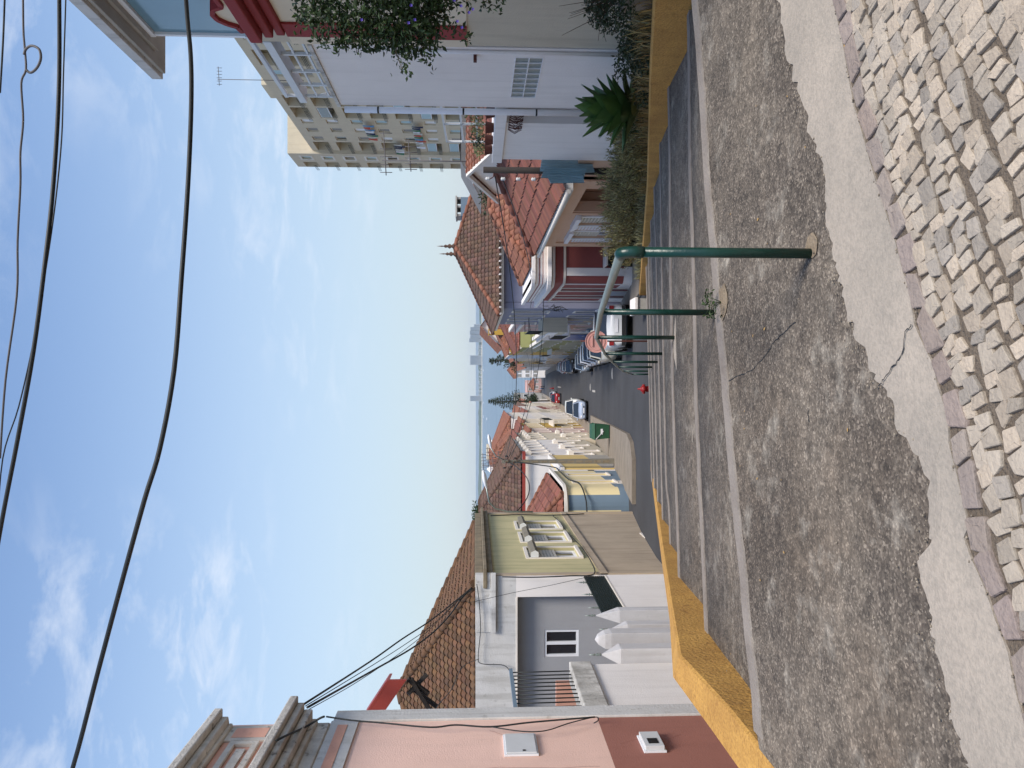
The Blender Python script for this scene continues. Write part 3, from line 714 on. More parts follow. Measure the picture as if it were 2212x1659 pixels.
# small weed at the second post
def leafblob(mb, c, rad, n, size, mt, r_, flat=0.5, shell=0.55, droop=0.0):
    for _ in range(n):
        while True:
            p = Vector((r_.uniform(-1, 1), r_.uniform(-1, 1), r_.uniform(-1, 1)))
            if p.length <= 1: break
        if p.length < shell and r_.random() < 0.5: p = p.normalized() * r_.uniform(shell, 1)
        pos = Vector((c[0] + p.x * rad[0], c[1] + p.y * rad[1], c[2] + p.z * rad[2]))
        leaf(mb, pos, size * r_.uniform(.6, 1.25), mt, r_, droop)
def leaf(mb, pos, s, mt, r_, droop=0.0, asp=0.45):
    d = Vector((r_.gauss(0, 1), r_.gauss(0, 1), r_.gauss(0, .7) - droop)).normalized(); q = Vector((r_.gauss(0, 1), r_.gauss(0, 1), r_.gauss(0, 1)))
    sdv = d.cross(q).normalized() * s * asp; g = r_.uniform(.55, 1.35); mb.t = (g * r_.uniform(.85, 1.1), g, g * r_.uniform(.7, 1.0))
    up = sdv.cross(d).normalized() * s * 0.12
    mb.face([pos, pos + d * s * .5 + sdv * .5 + up, pos + d * s], mt); mb.face([pos, pos + d * s, pos + d * s * .5 - sdv * .5 + up], mt)
mb = MB(); r_ = random.Random(3)
for k in range(9):
    a = r_.uniform(0, 6.28); e = Vector((0.54 + .09 * math.cos(a), 4.97 + .07 * math.sin(a), Z1 + r_.uniform(.05, .11))); mb.tube([(0.54, 4.99, Z1), e.lerp(Vector((.54, 4.99, Z1 + .05)), .5), e], 0.0015, 'leaf', 4)
    leafblob(mb, e, (.035, .035, .03), 9, 0.03, 'leaf', r_)
mb.t = 1.0
mb.build('weed', label='small green weed sprouting from the first step beside the second handrail post', cat='weed')

# ================================================================== BUILDINGS, LEFT SIDE
FL = Fac((-5.0, 0), (-5.0, 400), (1, 0))          # street front on the left; s = distance ahead
def fpx(F, x0, y0, x1, y1):
    a = F.px(x0, y0); b = F.px(x1, y1); return (min(a[0], b[0]), max(a[0], b[0]), min(a[1], b[1]), max(a[1], b[1]))
def strip(F, mb, s0, s1, z0, z1, d, mt, o=0.0): F.box(mb, s0, s1, z0, z1, o + 0.002, o + d, mt)

# -- pink building
r = root('pink_building', (-5, 10, -3.5), 'pale pink building with heavy peeling cornice and brown painted base at the left edge', 'building')
m = MB(); FL.wall(m, 4.0, 11.45, -4.2, 3.72, [], 'pink', bands=[(-1.82, 'brown')])
m.box(-12, -5.29, 4.0, 11.44, -4.2, 3.72, 'pink'); m.build('wall', r)
m = MB(); FL.box(m, 11.46, 11.82, -4.2, 2.1, -1.5, 0.03, 'whitedirt')
m.build('white_pilaster', r, bevel=0.01)
m = MB()      # cornices and panels
FL.box(m, 4, 11.35, 2.12, 2.30, 0.002, 0.06, 'peeled'); FL.box(m, 4, 11.35, 2.30, 2.38, 0.002, 0.12, 'peeled'); FL.box(m, 4, 11.4, 2.38, 2.50, 0.002, 0.24, 'peeled'); FL.box(m, 4, 11.4, 2.50, 2.60, 0.002, 0.34, 'peeled')
FL.box(m, 4, 11.45, 2.60, 2.72, 0.002, 0.42, 'peeled'); FL.box(m, 4, 11.35, 2.72, 2.86, 0.002, 0.10, 'peeled')
m.build('cornice', r, bevel=0.02)
m = MB(); FL.box(m, 4, 11.3, 3.50, 3.56, 0.002, 0.10, 'peeled'); FL.box(m, 4, 11.3, 3.56, 3.66, 0.002, 0.20, 'peeled'); FL.box(m, 4, 11.35, 3.66, 3.78, -0.3, 0.30, 'peeled')
m.build('top_cornice', r, bevel=0.02)
m = MB(); FL.box(m, 4, 11.3, 2.862, 3.498, 0.002, 0.02, 'peach')
for (a, b) in ((4.5, 10.7),):
    FL.box(m, a, b, 3.30, 3.38, 0.022, 0.07, 'peeled'); FL.box(m, a, b, 2.98, 3.06, 0.022, 0.07, 'peeled'); FL.box(m, b, b + 0.09, 2.98, 3.38, 0.022, 0.072, 'peeled')
    FL.box(m, a, b - .1, 3.12, 3.24, 0.022, 0.05, 'peeled')
FL.box(m, 10.85, 11.3, 2.862, 3.498, 0.022, 0.05, 'peeled'); FL.box(m, 10.93, 11.22, 2.95, 3.42, 0.052, 0.056, 'peach')
m.build('parapet_panel', r, bevel=0.008)
m = MB(); FL.box(m, 4, 11.46, 1.72, 2.118, 0.002, 0.03, 'whitedirt'); FL.box(m, 4, 11.3, 1.86, 2.0, 0.032, 0.04, 'peach'); m.build('frieze', r)
for (x0, y0, x1, y1, nm, lb, vent) in ((1090, 1592, 1160, 1632, 'meter_cabinet', 'large square white meter cabinet set in the pink wall', False), (1380, 1594, 1436, 1625, 'meter_cabinet', 'small white gas meter box with black vent on the brown wall base', True)):
    h = fpx(FL, x0, y0, x1, y1); q = root(nm, (-5, h[0], h[2]), lb, 'meter box')
    h = (h[0], h[1], h[2], h[3]); m = MB(); FL.box(m, h[0] - .025, h[1] + .025, h[2] - .025, h[3] + .025, 0.003, 0.03, 'pvc'); m.build('frame', q, bevel=0.004)
    m = MB(); FL.box(m, h[0], h[1], h[2], h[3], 0.031, 0.05 if not vent else 0.09, 'steel'); d_ = m.build('door', q, bevel=0.006)
    m = MB()
    if vent: FL.box(m, h[0] + .07, h[0] + .22, h[3] - .2, h[3] - .06, 0.092, 0.096, 'black'); m.build('vent', d_)
    else:
        FL.box(m, h[0] + .03, h[0] + .06, h[2] + .15, h[2] + .19, 0.052, 0.058, 'black'); m.build('lock', d_)

# -- white house: front fence wall, grey recessed wall, gate pillars
r = root('white_grey_house', (-7, 20, -5), 'white house with flat parapet and recessed grey wall behind the gate pillars', 'house')
FG = Fac((-16, 20.0), (-5.0, 20.0), (0, -1))      # frontal plane, s 0..11
FW = Fac((-16, 20.30), (-5.34, 20.30), (0, -1))
m = MB()
FG.box(m, 0, 11.0, -1.05, 0.0, -0.28, 0.0, 'whitedirt'); FG.box(m, 10.45, 11.0, -5.6, -1.051, -0.28, -0.002, 'white')
m.build('parapet_wall', r)
m = MB(); FG.box(m, 9.55, 11.1, -0.53, -0.40, 0.002, 0.10, 'whitedirt'); FG.box(m, 9.55, 11.1, -0.40, -0.0, 0.002, 0.03, 'whitedirt'); FG.box(m, 0, 10.45, -1.10, -1.052, -0.45, 0.02, 'stonesill'); m.build('moulding', r, bevel=0.01)
hw = fpx(FW, 1176, 1361, 1250, 1418)
m = MB(); FW.wall(m, 0, 10.65, -6.0, -0.9, [hw], 'grey'); FW.box(m, 0, 10.65, -6.0, -0.9, -0.4, -0.29, 'grey'); m.build('grey_wall', r)
t0, t1, z0, z1 = hw; m = MB()
for a in ((t0, t1, z0, z0 + .06), (t0, t1, z1 - .06, z1), (t0, t0 + .06, z0 + .06, z1 - .06), (t1 - .06, t1, z0 + .06, z1 - .06), ((t0 + t1) / 2 - .04, (t0 + t1) / 2 + .04, z0 + .06, z1 - .06)): FW.box(m, *a, -0.12, -0.02, 'pvc')
wn = m.build('window', r); m = MB(); FW.box(m, t0 + .06, t1 - .06, z0 + .06, z1 - .06, -0.10, -0.08, 'glass'); m.build('pane', wn)
o = hip_roof('roof', r, -14.4, -5.25, 20.25, 29.3, -0.02, 2.42, 'tileM', ridge=((-9.8, 24.75), (-9.85, 24.85)), seed=3, pitch=0.205, sides='fr', course=0.26, amp=0.045)
# white wall with stained cap and grille
r = root('terrace_wall', (-5, 12.6, -4), 'white terrace wall with a thick mould-stained cap and dark bars above it', 'wall')
m = MB(); FL.box(m, 11.62, 13.72, -4.6, -2.07, -0.25, -0.03, 'white'); m.build('wall', r)
m = MB(); FL.box(m, 11.55, 13.75, -2.07, -1.68, -0.36, 0.02, 'stain'); m.build('cap', r, bevel=0.02)
m = MB(); FL.box(m, 11.65, 13.72, -0.66, -0.60, -0.14, -0.08, 'bluegrey')
m.build('top_rail', r)
for k in range(11):
    s_ = 11.95 + 0.165 * k; b = MB(); b.tube([FL.w(s_, -1.68, -0.1), FL.w(s_ + 0.0, -0.66, -0.11)], 0.011, 'cable', 6); b.build('bar', r)
# tan recess wall and blue awning bit behind the bars
m = MB(); m.box(-9.2, -6.6, 16.9, 17.05, -5.5, -1.78, 'peach'); m.build('garden_wall', label='low tan garden wall seen through the dark bars on the left', cat='wall')
# gate pillars
for (X, Y, w_, zt_, kind, lb) in ((-4.95, 13.97, 0.30, -2.64, 0, 'white gate pillar with faceted pointed cap nearest the stained terrace wall'), (-4.92, 14.72, 0.32, -2.60, 1, 'white gate pillar with rounded pointed cap second from the stained terrace wall'),
                                 (-5.06, 15.75, 0.26, -3.12, 0, 'narrow white gate pillar half hidden between the round capped one and the one by the green fence'), (-5.12, 16.9, 0.28, -3.17, 2, 'white gate pillar with tall sharp cap beside the dark green slatted fence')):
    q = root('gate_pillar', (X, Y, -4.5), lb, 'pillar', 'white gate pillars')
    x0, x1, y0, y1 = X - w_ / 2, X + w_ / 2, Y - w_ / 2, Y + w_ / 2
    m = MB(); m.box(x0, x1, y0, y1, -5.6, zt_, 'pillar'); m.build('shaft', q, bevel=0.008)
    m = MB(); hcap = 0.34 if kind < 2 else 0.52
    if kind == 1: prof = [(1.0, 0), (0.86, .12), (0.5, .24), (0.05, .30)]
    else: prof = [(1.0, 0), (0.04, hcap)]
    rows = [[(X + sx * w_ / 2 * k, Y + sy * w_ / 2 * k, zt_ + .002 + h) for sx, sy in ((-1, -1), (1, -1), (1, 1), (-1, 1))] for k, h in prof]
    m.grid(rows, 'pillar', False, True); m.face(rows[-1], 'pillar'); m.build('cap', q, bevel=0.006)
    if kind != 1:
        m = MB(); zc = zt_ + prof[-1][1]; m.lathe([(.012, 0), (.03, .02), (.012, .04), (.034, .075), (.012, .10), (.02, .12), (.003, .24)], 'galv', (X, Y, zc), 8); m.build('finial', q)
m = MB()
q = root('slatted_fence', (-5.2, 19.2, -5), 'dark green slatted fence panel with silver spikes beside the last white pillar', 'fence')
FS = Fac((-5.12, 17.1), (-5.03, 19.95), (1, 0))
for k in range(10): FS.box(m, 0.0, 2.84, -3.36 + .055 * k, -3.36 + .055 * k + .044, -.02, .02, 'gate')
FS.box(m, 0, 2.84, -3.40, -3.365, -0.05, 0.05, 'stonesill'); FS.box(m, 0, 2.84, -5.6, -3.402, -0.04, 0.04, 'white')
m.build('slat_panel', q)
for k in range(3):
    b = MB(); p = FS.w(0.35 + 1.0 * k, -2.82); b.lathe([(.012, 0), (.03, .02), (.012, .04), (.034, .075), (.012, .10), (.02, .12), (.003, .26)], 'galv', p, 8); b.build('finial', q)
# red sheet shelter above the pilaster
r = root('roof_shelter', (-7, 15, 0), 'red sheet metal shelter on dark timber struts above the white parapet', 'shelter')
FR = Fac((-16, 15.2), (-5.0, 15.2), (0, -1))
a1 = PY(801, 1536, 14.2); a2 = PY(876, 1468, 14.2)
m = MB(); p0 = Vector((a1.x - .8, 14.2, a1.z + .55)); 
P1 = PY(798, 1536, 14.0); P2 = PY(842, 1469, 14.0)
dx = Vector((P2.x - P1.x, 0, P2.z - P1.z)); back = Vector((-0.05, .45, 0.0))
lo = P1 - dx * 0.15
m.hexa([lo, P2, P2 + back, lo + back, lo + Vector((0, 0, .05)), P2 + Vector((0, 0, .05)), P2 + back + Vector((0, 0, .05)), lo + back + Vector((0, 0, .05))], 'redmetal')
m.hexa([lo - Vector((0, 0, .28)), P2 - Vector((0, 0, .30)), P2 - Vector((0, -.04, .30)), lo - Vector((0, -.04, .28)), lo - Vector((0, 0, .003)), P2 - Vector((0, 0, .003)), P2 - Vector((0, -.04, .003)), lo - Vector((0, -.04, .003))], 'redmetal')
m.build('sheet_roof', r)
m = MB()
P2 = P2 - Vector((0, 0, .27))
for (a, b) in ((P2 + Vector((-.02, .1, -.05)), P2 + Vector((-.32, .15, -.42))), (P2 + Vector((-.30, .1, -.05)), P2 + Vector((-.02, .3, -.38))), (P2 + Vector((-.4, .6, -.1)), P2 + Vector((-.75, .6, -.55))), (P2 + Vector((-.02, .1, -.10)), P2 + Vector((-.9, .1, -.62)))): m.bar(a, b, .07, .07, 'darkpole')
m.build('timber_frame', r)
m = MB(); m.box(-9.8, -6.3, 13.95, 14.6, -4.5, P2.z - .5, 'grey'); m.build('base', r)

# -- olive building
FO = Fac((-5.0, 20.02), (-5.0, 29.7), (1, 0))
wins = [fpx(FO, 1136, 1184, 1253, 1205), fpx(FO, 1124, 1152, 1229, 1171), fpx(FO, 1115, 1128, 1210, 1143)]
wins = [(a, b, c, d) for a, b, c, d in wins]
sm = fpx(FO, 1391, 1154, 1436, 1168)
r = root('olive_building', (-5, 25, -6), 'olive green stained building with three shuttered windows and mossy cornice', 'building')
m = MB(); FO.wall(m, 0, 9.68, -7.6, -0.42, wins + [(sm[0], sm[1], sm[2], sm[3])], 'olive', bands=[(-3.4, 'beige')])
m.box(-14, -5.29, 21.6, 29.69, -7.6, -0.43, 'olive'); m.build('wall', r)
m = MB(); FO.box(m, -0.05, 9.75, -0.46, -0.30, -0.3, 0.10, 'cornice'); FO.box(m, -0.1, 9.8, -0.298, -0.20, -0.3, 0.22, 'cornice'); FO.box(m, 0, 9.68, -0.198, 0.02, -0.3, 0.02, 'cornice'); m.build('cornice', r, bevel=0.015)
m = MB(); FO.box(m, 0, 9.68, -3.47, -3.28, 0.002, 0.05, 'beige'); FO.box(m, 0, 0.18, -7.5, -0.47, 0.002, 0.035, 'beige'); FO.box(m, 9.45, 9.7, -7.5, -0.47, 0.002, 0.035, 'beige'); m.build('string_course', r)
for i, h in enumerate(wins):
    o = window(FO, r, h, 'shut')
    m = MB(); zc = h[3] - 0.02; c = (h[0] + h[1]) / 2; w_ = (h[1] - h[0]) / 2 + .04
    prof = [(0.0, .03), (0.14, .03), (0.20, .12), (0.14, .25), (0.0, .25)]
    rows = [[FO.w(c + sg * w_, zc - .28 + z_, .04 + o_) for o_, z_ in prof] for sg in (-1, 1)]
    m.grid(rows, 'pole', False, True); m.face(rows[0], 'steel'); m.face(rows[1], 'steel')
    m.build('shutter_box', o)
m = MB(); e = .12; F_ = FO; t0, t1, z0, z1 = sm
for a in ((t0 - e, t0, z0 - e, z1 + e), (t1, t1 + e, z0 - e, z1 + e), (t0, t1, z1, z1 + e), (t0, t1, z0 - e, z0)): FO.box(m, *a, 0.002, 0.03, 'stonesill')
gw = m.build('grated_window', r); m = MB()
for k in range(5): m.tube([FO.w(lerp(t0, t1, (k + .5) / 5), z0, .02), FO.w(lerp(t0, t1, (k + .5) / 5), z1, .02)], .012, 'rust', 5)
for k in range(4): m.tube([FO.w(t0, lerp(z0, z1, (k + .5) / 4), .03), FO.w(t1, lerp(z0, z1, (k + .5) / 4), .03)], .012, 'rust', 5)
m.build('iron_grate', gw); m = MB(); FO.box(m, t0, t1, z0, z1, -.25, -.2, 'wood'); m.build('pane', gw)
for s_, lb in ((8.9, 1),):
    pass

# -- yellow and blue corner house (rounded corner)
r = root('yellow_corner_house', (-5, 34, -7), 'pale yellow corner house with rounded corner and blue grey band and base', 'house')
cxr, cyr, rad = -5.2, 32.3, 0.85
poly = [(-9.5, 31.45)]
arc = [(cxr + rad * math.sin(t) , cyr - rad * math.cos(t)) for t in [PI / 2 * k / 8 for k in range(9)]]
poly2 = poly + arc + [(-4.35, 38.3), (-9.5, 38.3)]
FY = Fac((-4.35, 32.3), (-4.35, 38.3), (1, 0))
hy = [fpx(FY, 1228, 1031, 1311, 1038), fpx(FY, 1219, 1017.5, 1306, 1023)]
hy = [(1.2, 2.05, -6.15, -4.35), (3.9, 4.75, -6.3, -4.4)]
zt_ = -3.72
m = MB(); FY.wall(m, 0, 6.0, -8.5, zt_, hy, 'yellow', bands=[(-5.9, 'bluegrey')])
def wallseg(m, pts, z0, z1, mt):
    for a, b in zip(pts, pts[1:]): m.face([(a[0], a[1], z0), (b[0], b[1], z0), (b[0], b[1], z1), (a[0], a[1], z1)], mt)
wallseg(m, arc[4:], -6.0, zt_, 'yellow'); wallseg(m, arc[:5], -6.0, zt_, 'bluegrey'); wallseg(m, poly + arc[:1], -6.0, zt_, 'yellow')
wallseg(m, poly + arc, -8.5, -6.0, 'bluegrey')
m.face([(x, y, zt_) for x, y in poly2], 'yellow'); wallseg(m, [(-4.35, 38.3), (-9.5, 38.3), (-9.5, 31.45)], -8.5, zt_, 'yellow')
m.box(-9.3, -4.75, 32.6, 38.2, -8.5, zt_ - .01, 'yellow')
m.build('wall', r)
m = MB()
off = lambda pts, d: [(cxr + (rad + d) * math.sin(t), cyr - (rad + d) * math.cos(t)) for t in [PI / 2 * k / 8 for k in range(9)]]
inn = [(-9.5, 31.45)] + arc + [(-4.35, 38.3)]; out = [(-9.5, 31.3)] + off(arc, .15) + [(-4.2, 38.3)]
rows = [[(x, y, z) for x, y in pl] for pl, z in ((inn, zt_ - .12), (out, zt_ - .05), (out, zt_ + .07), (inn, zt_ + .07))]
m.grid(rows, 'stonesill', False); m.build('cornice', r)
for h in hy: window(FY, r, h, 'dark')
m = MB(); FY.box(m, 1.0, 1.85, -7.9, -6.2, 0.003, 0.03, 'stonesill'); m.build('door_panel', r)
hip_roof('roof', r, -9.6, -4.5, 31.6, 38.3, zt_ + .07, -1.95, 'tileR', seed=9, pitch=0.28, sides='fr', ridge=((-7.05, 34.1), (-7.05, 36.0)), cap='tileO')
# little white mailbox wall and yellow garden wall
m = MB(); FY.box(m, 6.05, 7.0, -8.5, -4.3, -.3, -.05, 'white'); FY.box(m, 6.0, 7.05, -4.3, -4.15, -.35, 0.0, 'stonesill'); FY.box(m, 6.4, 6.6, -6.0, -5.7, -.049, -.02, 'black')
m.build('gate_wall', label='narrow white gate wall with a dark letterbox beside the yellow corner house', cat='wall')
m = MB(); FY.wall(m, 7.3, 14.6, -9.6, -4.6, [], 'ochre', bands=[(-6.6, 'concrete')]); FY.box(m, 7.25, 14.6, -4.6, -4.42, -.32, .05, 'stonesill'); FY.box(m, 7.3, 14.6, -9.6, -4.6, -.6, -.29, 'ochre')
m.build('garden_wall', label='ochre and grey garden wall with white coping behind the street pole', cat='wall')

# -- generic terrace house with its own windows, roof and details
def house(name, F, s0, s1, ze, zb, depth, wallm, label, rows_, cols, roofk='tileO', sty='shut', base=None, zbase=None, parap=None, seed=0, roofh=1.6, gable=None, wsz=(0.95, 1.5), balcony=None, wz=None, cat='house', group=None, rpitch=0.28, awn=False):
    c = F.w((s0 + s1) / 2, zb); r = root(name, c, label, cat, group); hs_ = []
    H = ze - zb; fl = H / rows_; rr = random.Random(seed)
    for j in range(rows_):
        for i in range(cols):
            t = s0 + (s1 - s0) * (i + .5) / cols; w_, h_ = wsz
            if wz: z_ = wz[j]
            else: z_ = ze - fl * (j + 1) + fl * 0.32
            door = (j == rows_ - 1 and i % 2 == seed % 2)
            if door: hs_.append((t - w_ / 2, t + w_ / 2, z_ - fl * 0.28, z_ + h_ * .85, 'door'))
            else: hs_.append((t - w_ / 2, t + w_ / 2, z_, z_ + h_, sty))
    m = MB(); bands = [(zbase if zbase is not None else zb + 1.2, base)] if base else []
    F.wall(m, s0, s1, zb - .5, ze, [h[:4] for h in hs_], wallm, bands=bands); F.box(m, s0 + .005, s1 - .005, zb - .5, ze - .003, -depth, -.285, wallm); m.build('wall', r)
    for h in hs_:
        o = window(F, r, h[:4], h[4] if h[4] != 'door' else 'door', name='door' if h[4] == 'door' else 'window')
        if awn and h[4] != 'door':
            m = MB(); cc = (h[0] + h[1]) / 2; w_ = (h[1] - h[0]) / 2 + .05
            rows = [[F.w(cc + sg * w_, h[3] - .25 + z_, .03 + o_) for o_, z_ in [(0, 0), (.25, 0), (.3, .15), (.2, .32), (0, .34)]] for sg in (-1, 1)]
            m.grid(rows, 'stonesill', False, True); m.face(rows[0], 'stonesill'); m.face(rows[1], 'stonesill'); m.build('shutter_box', o)
    m = MB(); F.box(m, s0, s1, ze - .16, ze - .02, 0.002, .10, 'stonesill'); F.box(m, s0, s1, ze - .018, ze + .06, -.2, .2, 'stonesill'); m.build('cornice', r)
    if parap:
        m = MB(); F.box(m, s0, s1, ze + .062, ze + parap, -.22, .0, wallm); F.box(m, s0, s1, ze + parap, ze + parap + .1, -.26, .05, 'stonesill'); m.build('parapet', r)
    if roofk:
        a = F.w(s0 - .02, 0, .28); b = F.w(s1 + .02, 0, -depth); x0, x1 = min(a.x, b.x), max(a.x, b.x); y0, y1 = min(a.y, b.y), max(a.y, b.y)
        sides = 'f' + ('l' if F.n.x < 0 else 'r')
        if gable:
            zr = ze + roofh; mm = MB(); xm = (x0 + x1) / 2; ym = (y0 + y1) / 2
            if gable == 'y':      # ridge parallel to the street
                for sg, xe in ((-1, x0), (1, x1)): tiles(mm, [(xe, y0, ze + .06), (xe, y1, ze + .06), (xm, y1, zr), (xm, y0, zr)], roofk, pitch=rpitch, seed=seed)
                mm.face([(x0 + .2, y0 + .1, ze), (x1 - .2, y0 + .1, ze), (xm, y0 + .1, zr)], wallm); mm.face([(x0, y1 - .1, ze), (x1, y1 - .1, ze), (xm, y1 - .1, zr)], wallm)
            else:
                for ye in (y0, y1): tiles(mm, [(x0, ye, ze + .06), (x1, ye, ze + .06), (x1, ym, zr), (x0, ym, zr)], roofk, pitch=rpitch, seed=seed)
                mm.face([(x0 + .3, y0, ze), (x0 + .3, y1, ze), (x0 + .3, ym, zr)], wallm); mm.face([(x1 - .1, y0, ze), (x1 - .1, y1, ze), (x1 - .1, ym, zr)], wallm)
            mm.build('roof', r)
        else:
            hip_roof('roof', r, x0, x1, y0, y1, ze + .06, ze + roofh, roofk, seed=seed, pitch=rpitch, sides=sides)
    if balcony:
        for (t0, t1, z_) in balcony:
            m = MB(); F.box(m, t0, t1, z_ - .12, z_, 0.002, .75, 'stonesill'); bo = m.build('balcony', r)
            m = MB(); n = max(3, int((t1 - t0) / .18))
            for k in range(n + 1): m.tube([F.w(lerp(t0, t1, k / n), z_, .72), F.w(lerp(t0, t1, k / n), z_ + .9, .72)], .012, 'cable', 4, False)
            m.tube([F.w(t0, z_ + .92, 0), F.w(t0, z_ + .92, .72), F.w(t1, z_ + .92, .72), F.w(t1, z_ + .92, 0)], .02, 'cable', 5); m.build('railing', bo)
    return r
FLs = Fac((-4.5, 0), (-4.75, 300), (1, 0))
L1 = house('white_house', FLs, 48.2, 62.5, -2.95, -8.4, 8.6, 'white', 'white house with brown hipped tile roof and red eave behind the street pole', 2, 6, 'tileB', 'blind', base='creamd', seed=11, roofh=2.6, rpitch=0.3, awn=True)
m = MB(); m.box(-13.1, -4.2, 47.86, 47.98, -3.12, -2.92, 'redmetal'); m.build('red_gutter', L1)
house('cream_house', FLs, 62.6, 72, -3.6, -10, 8, 'cream', 'narrow cream house stepping down past the brown hipped roof', 2, 4, 'tileR', 'shut', seed=12, roofh=1.3, awn=True)
house('rose_house', FLs, 72.1, 80, -5.3, -10.8, 8, 'rosy', 'rose coloured house with plain door row left of the green bin', 2, 3, 'tileO', 'blind', seed=13, roofh=1.5)
house('yellow_balcony_house', FLs, 80.1, 90, -4.9, -11.6, 8, 'mustard', 'yellow house with white balcony above the silver parked car', 2, 4, 'tileR', 'curtain', seed=14, roofh=1.2, balcony=[(82, 87, -8.3)])
house('beige_house', FLs, 90.1, 101, -5.8, -12.6, 9, 'cream', 'beige two storey house beyond the yellow balcony', 2, 4, 'tileO', 'pvc', seed=15, roofh=1.5)
house('white_red_roof_house', FLs, 101.2, 124, -4.7, -13.8, 12, 'white', 'large white house with bright orange roof halfway down the left side', 3, 6, 'tileO', 'curtain', seed=16, roofh=2.6)
house('greyish_house', FLs, 124.3, 140, -8.5, -15, 9, 'creamd', 'grey cream low house beyond the big orange roofed one on the left', 2, 5, 'tileR', 'pvc', seed=17, roofh=1.4)
house('red_gable_house', FLs, 140.4, 160, -8.2, -16.5, 10, 'white', 'white house with brick red panels near the lower left end of the street', 2, 5, 'tileO', 'bluedoor', base='red', zbase=-12.5, seed=18, roofh=1.6)
house('stone_house', FLs, 160.5, 190, -10.5, -18.5, 9, 'cream', 'pale stone house low on the left beside the red van', 2, 6, 'tileB', 'pvc', seed=19, roofh=1.6)
house('distant_house', FLs, 191, 240, -14, -21.5, 10, 'white', 'long white house at the far left end of the street', 2, 8, 'tileO', 'pvc', seed=20, roofh=1.6)
# houses behind, left
def block(name, x0, x1, y0, y1, z0, z1, wallm, label, roof=None, rh=1.5, wins=(3, 2), chim=(), group=None, roofsides='frl', sty='glass'):
    r = root(name, ((x0 + x1) / 2, y0, z0), label, 'house' if 'tower' not in name and 'block' not in name else 'building', group)
    m = MB(); m.box(x0, x1, y0, y1, z0, z1, wallm); m.build('wall', r)
    F = Fac((x0, y0), (x1, y0), (0, -1)); W = x1 - x0; H = z1 - z0
    for j in range(wins[1]):
        for i in range(wins[0]):
            t = W * (i + .5) / wins[0]; z = z1 - 2.7 * (j + 1) + 1.0
            if z < z0: continue
            m = MB(); F.box(m, t - .65, t + .65, z - .1, z + 1.5, .003, .04, 'pvc'); o = m.build('window', r)
            m = MB(); F.box(m, t - .5, t + .5, z, z + 1.35, .042, .05, sty); m.build('pane', o)
    if roof: hip_roof('roof', r, x0 - .3, x1 + .3, y0 - .3, y1 + .3, z1, z1 + rh, roof, seed=int(abs(x0) * 3), pitch=0.5, sides=roofsides, course=.6, amp=.07)
    else:
        m = MB(); m.box(x0 - .1, x1 + .1, y0 - .1, y0 + .25, z1, z1 + .45, wallm); m.box(x0 - .1, x1 + .1, y1 - .25, y1 + .1, z1, z1 + .45, wallm); m.box(x0 - .1, x0 + .2, y0 + .25, y1 - .25, z1, z1 + .45, wallm); m.box(x1 - .2, x1 + .1, y0 + .25, y1 - .25, z1, z1 + .45, wallm); m.build('parapet', r)
    for (cx_, cy_, ch) in chim:
        m = MB(); m.box(cx_ - .4, cx_ + .4, cy_ - .4, cy_ + .4, z1, z1 + ch, 'white')
        m.hexa([(cx_ - .5, cy_ - .5, z1 + ch), (cx_ + .5, cy_ - .5, z1 + ch), (cx_ + .5, cy_ + .5, z1 + ch), (cx_ - .5, cy_ + .5, z1 + ch), (cx_ - .05, cy_ - .05, z1 + ch + .5), (cx_ + .05, cy_ - .05, z1 + ch + .5), (cx_ + .05, cy_ + .05, z1 + ch + .5), (cx_ - .05, cy_ + .05, z1 + ch + .5)], 'white'); m.build('chimney', r)
    return r
block('white_villa', -18.5, -7.5, 118, 136, -14, -5.6, 'white', 'white villa with orange hipped roof and four pointed white chimneys', 'tileO', 3.2, (5, 2), ((-15.5, 120.5, 3.0), (-13.5, 122, 3.3), (-11, 120.5, 3.2), (-9.3, 121.5, 3.0)))
block('beige_block', -21, -11.5, 165, 178, -17, -5.6, 'cream', 'beige flat roofed block behind the white chimneys on the left', None, 0, (5, 4))
block('rooftop_block', -16.5, -13.5, 168, 172, -5.15, -2.9, 'cream', 'small cream rooftop room on top of the beige flat block', None, 0, (2, 1))
block('white_gable_house', -10, -6.2, 92, 104, -12, -4.7, 'white', 'white house wing with orange verge behind the cream houses', 'tileO', 1.9, (2, 1))
block('waterside_house', -38, -26, 190, 205, -19, -8.0, 'white', 'white house by the water far left behind the brown roof', 'tileO', 2, (5, 2))

# ================================================================== BUILDINGS, RIGHT SIDE
FRt = Fac((4.9, 0), (4.9, 400), (-1, 0))
# -- cream building with oxblood trim
r = root('cream_building', (4.9, 10, -2), 'cream building with oxblood red cornice and scrolled parapet at the right edge', 'building')
m = MB(); FRt.wall(m, 4.0, 11.15, -2.6, 3.05, [], 'creamd', bands=[(0.05, 'creamd')]); m.box(5.19, 12, 4.0, 11.14, -2.6, 3.05, 'cream'); m.build('wall', r)
m = MB(); FRt.box(m, 4.0, 11.16, 0.12, 2.62, 0.002, 0.022, 'cream'); m.build('upper_plaster', r)
m = MB(); FRt.box(m, 10.48, 10.86, 0.12, 2.62, 0.024, 0.06, 'trim'); m.build('red_pilaster', r, bevel=0.008)
m = MB(); FRt.box(m, 4.0, 10.75, 2.62, 2.74, 0.002, 0.10, 'trim'); FRt.box(m, 4.0, 10.6, 2.74, 2.86, 0.002, 0.20, 'trim'); FRt.box(m, 4.0, 10.5, 2.86, 3.02, -0.2, 0.32, 'trim'); m.build('cornice', r, bevel=0.02)
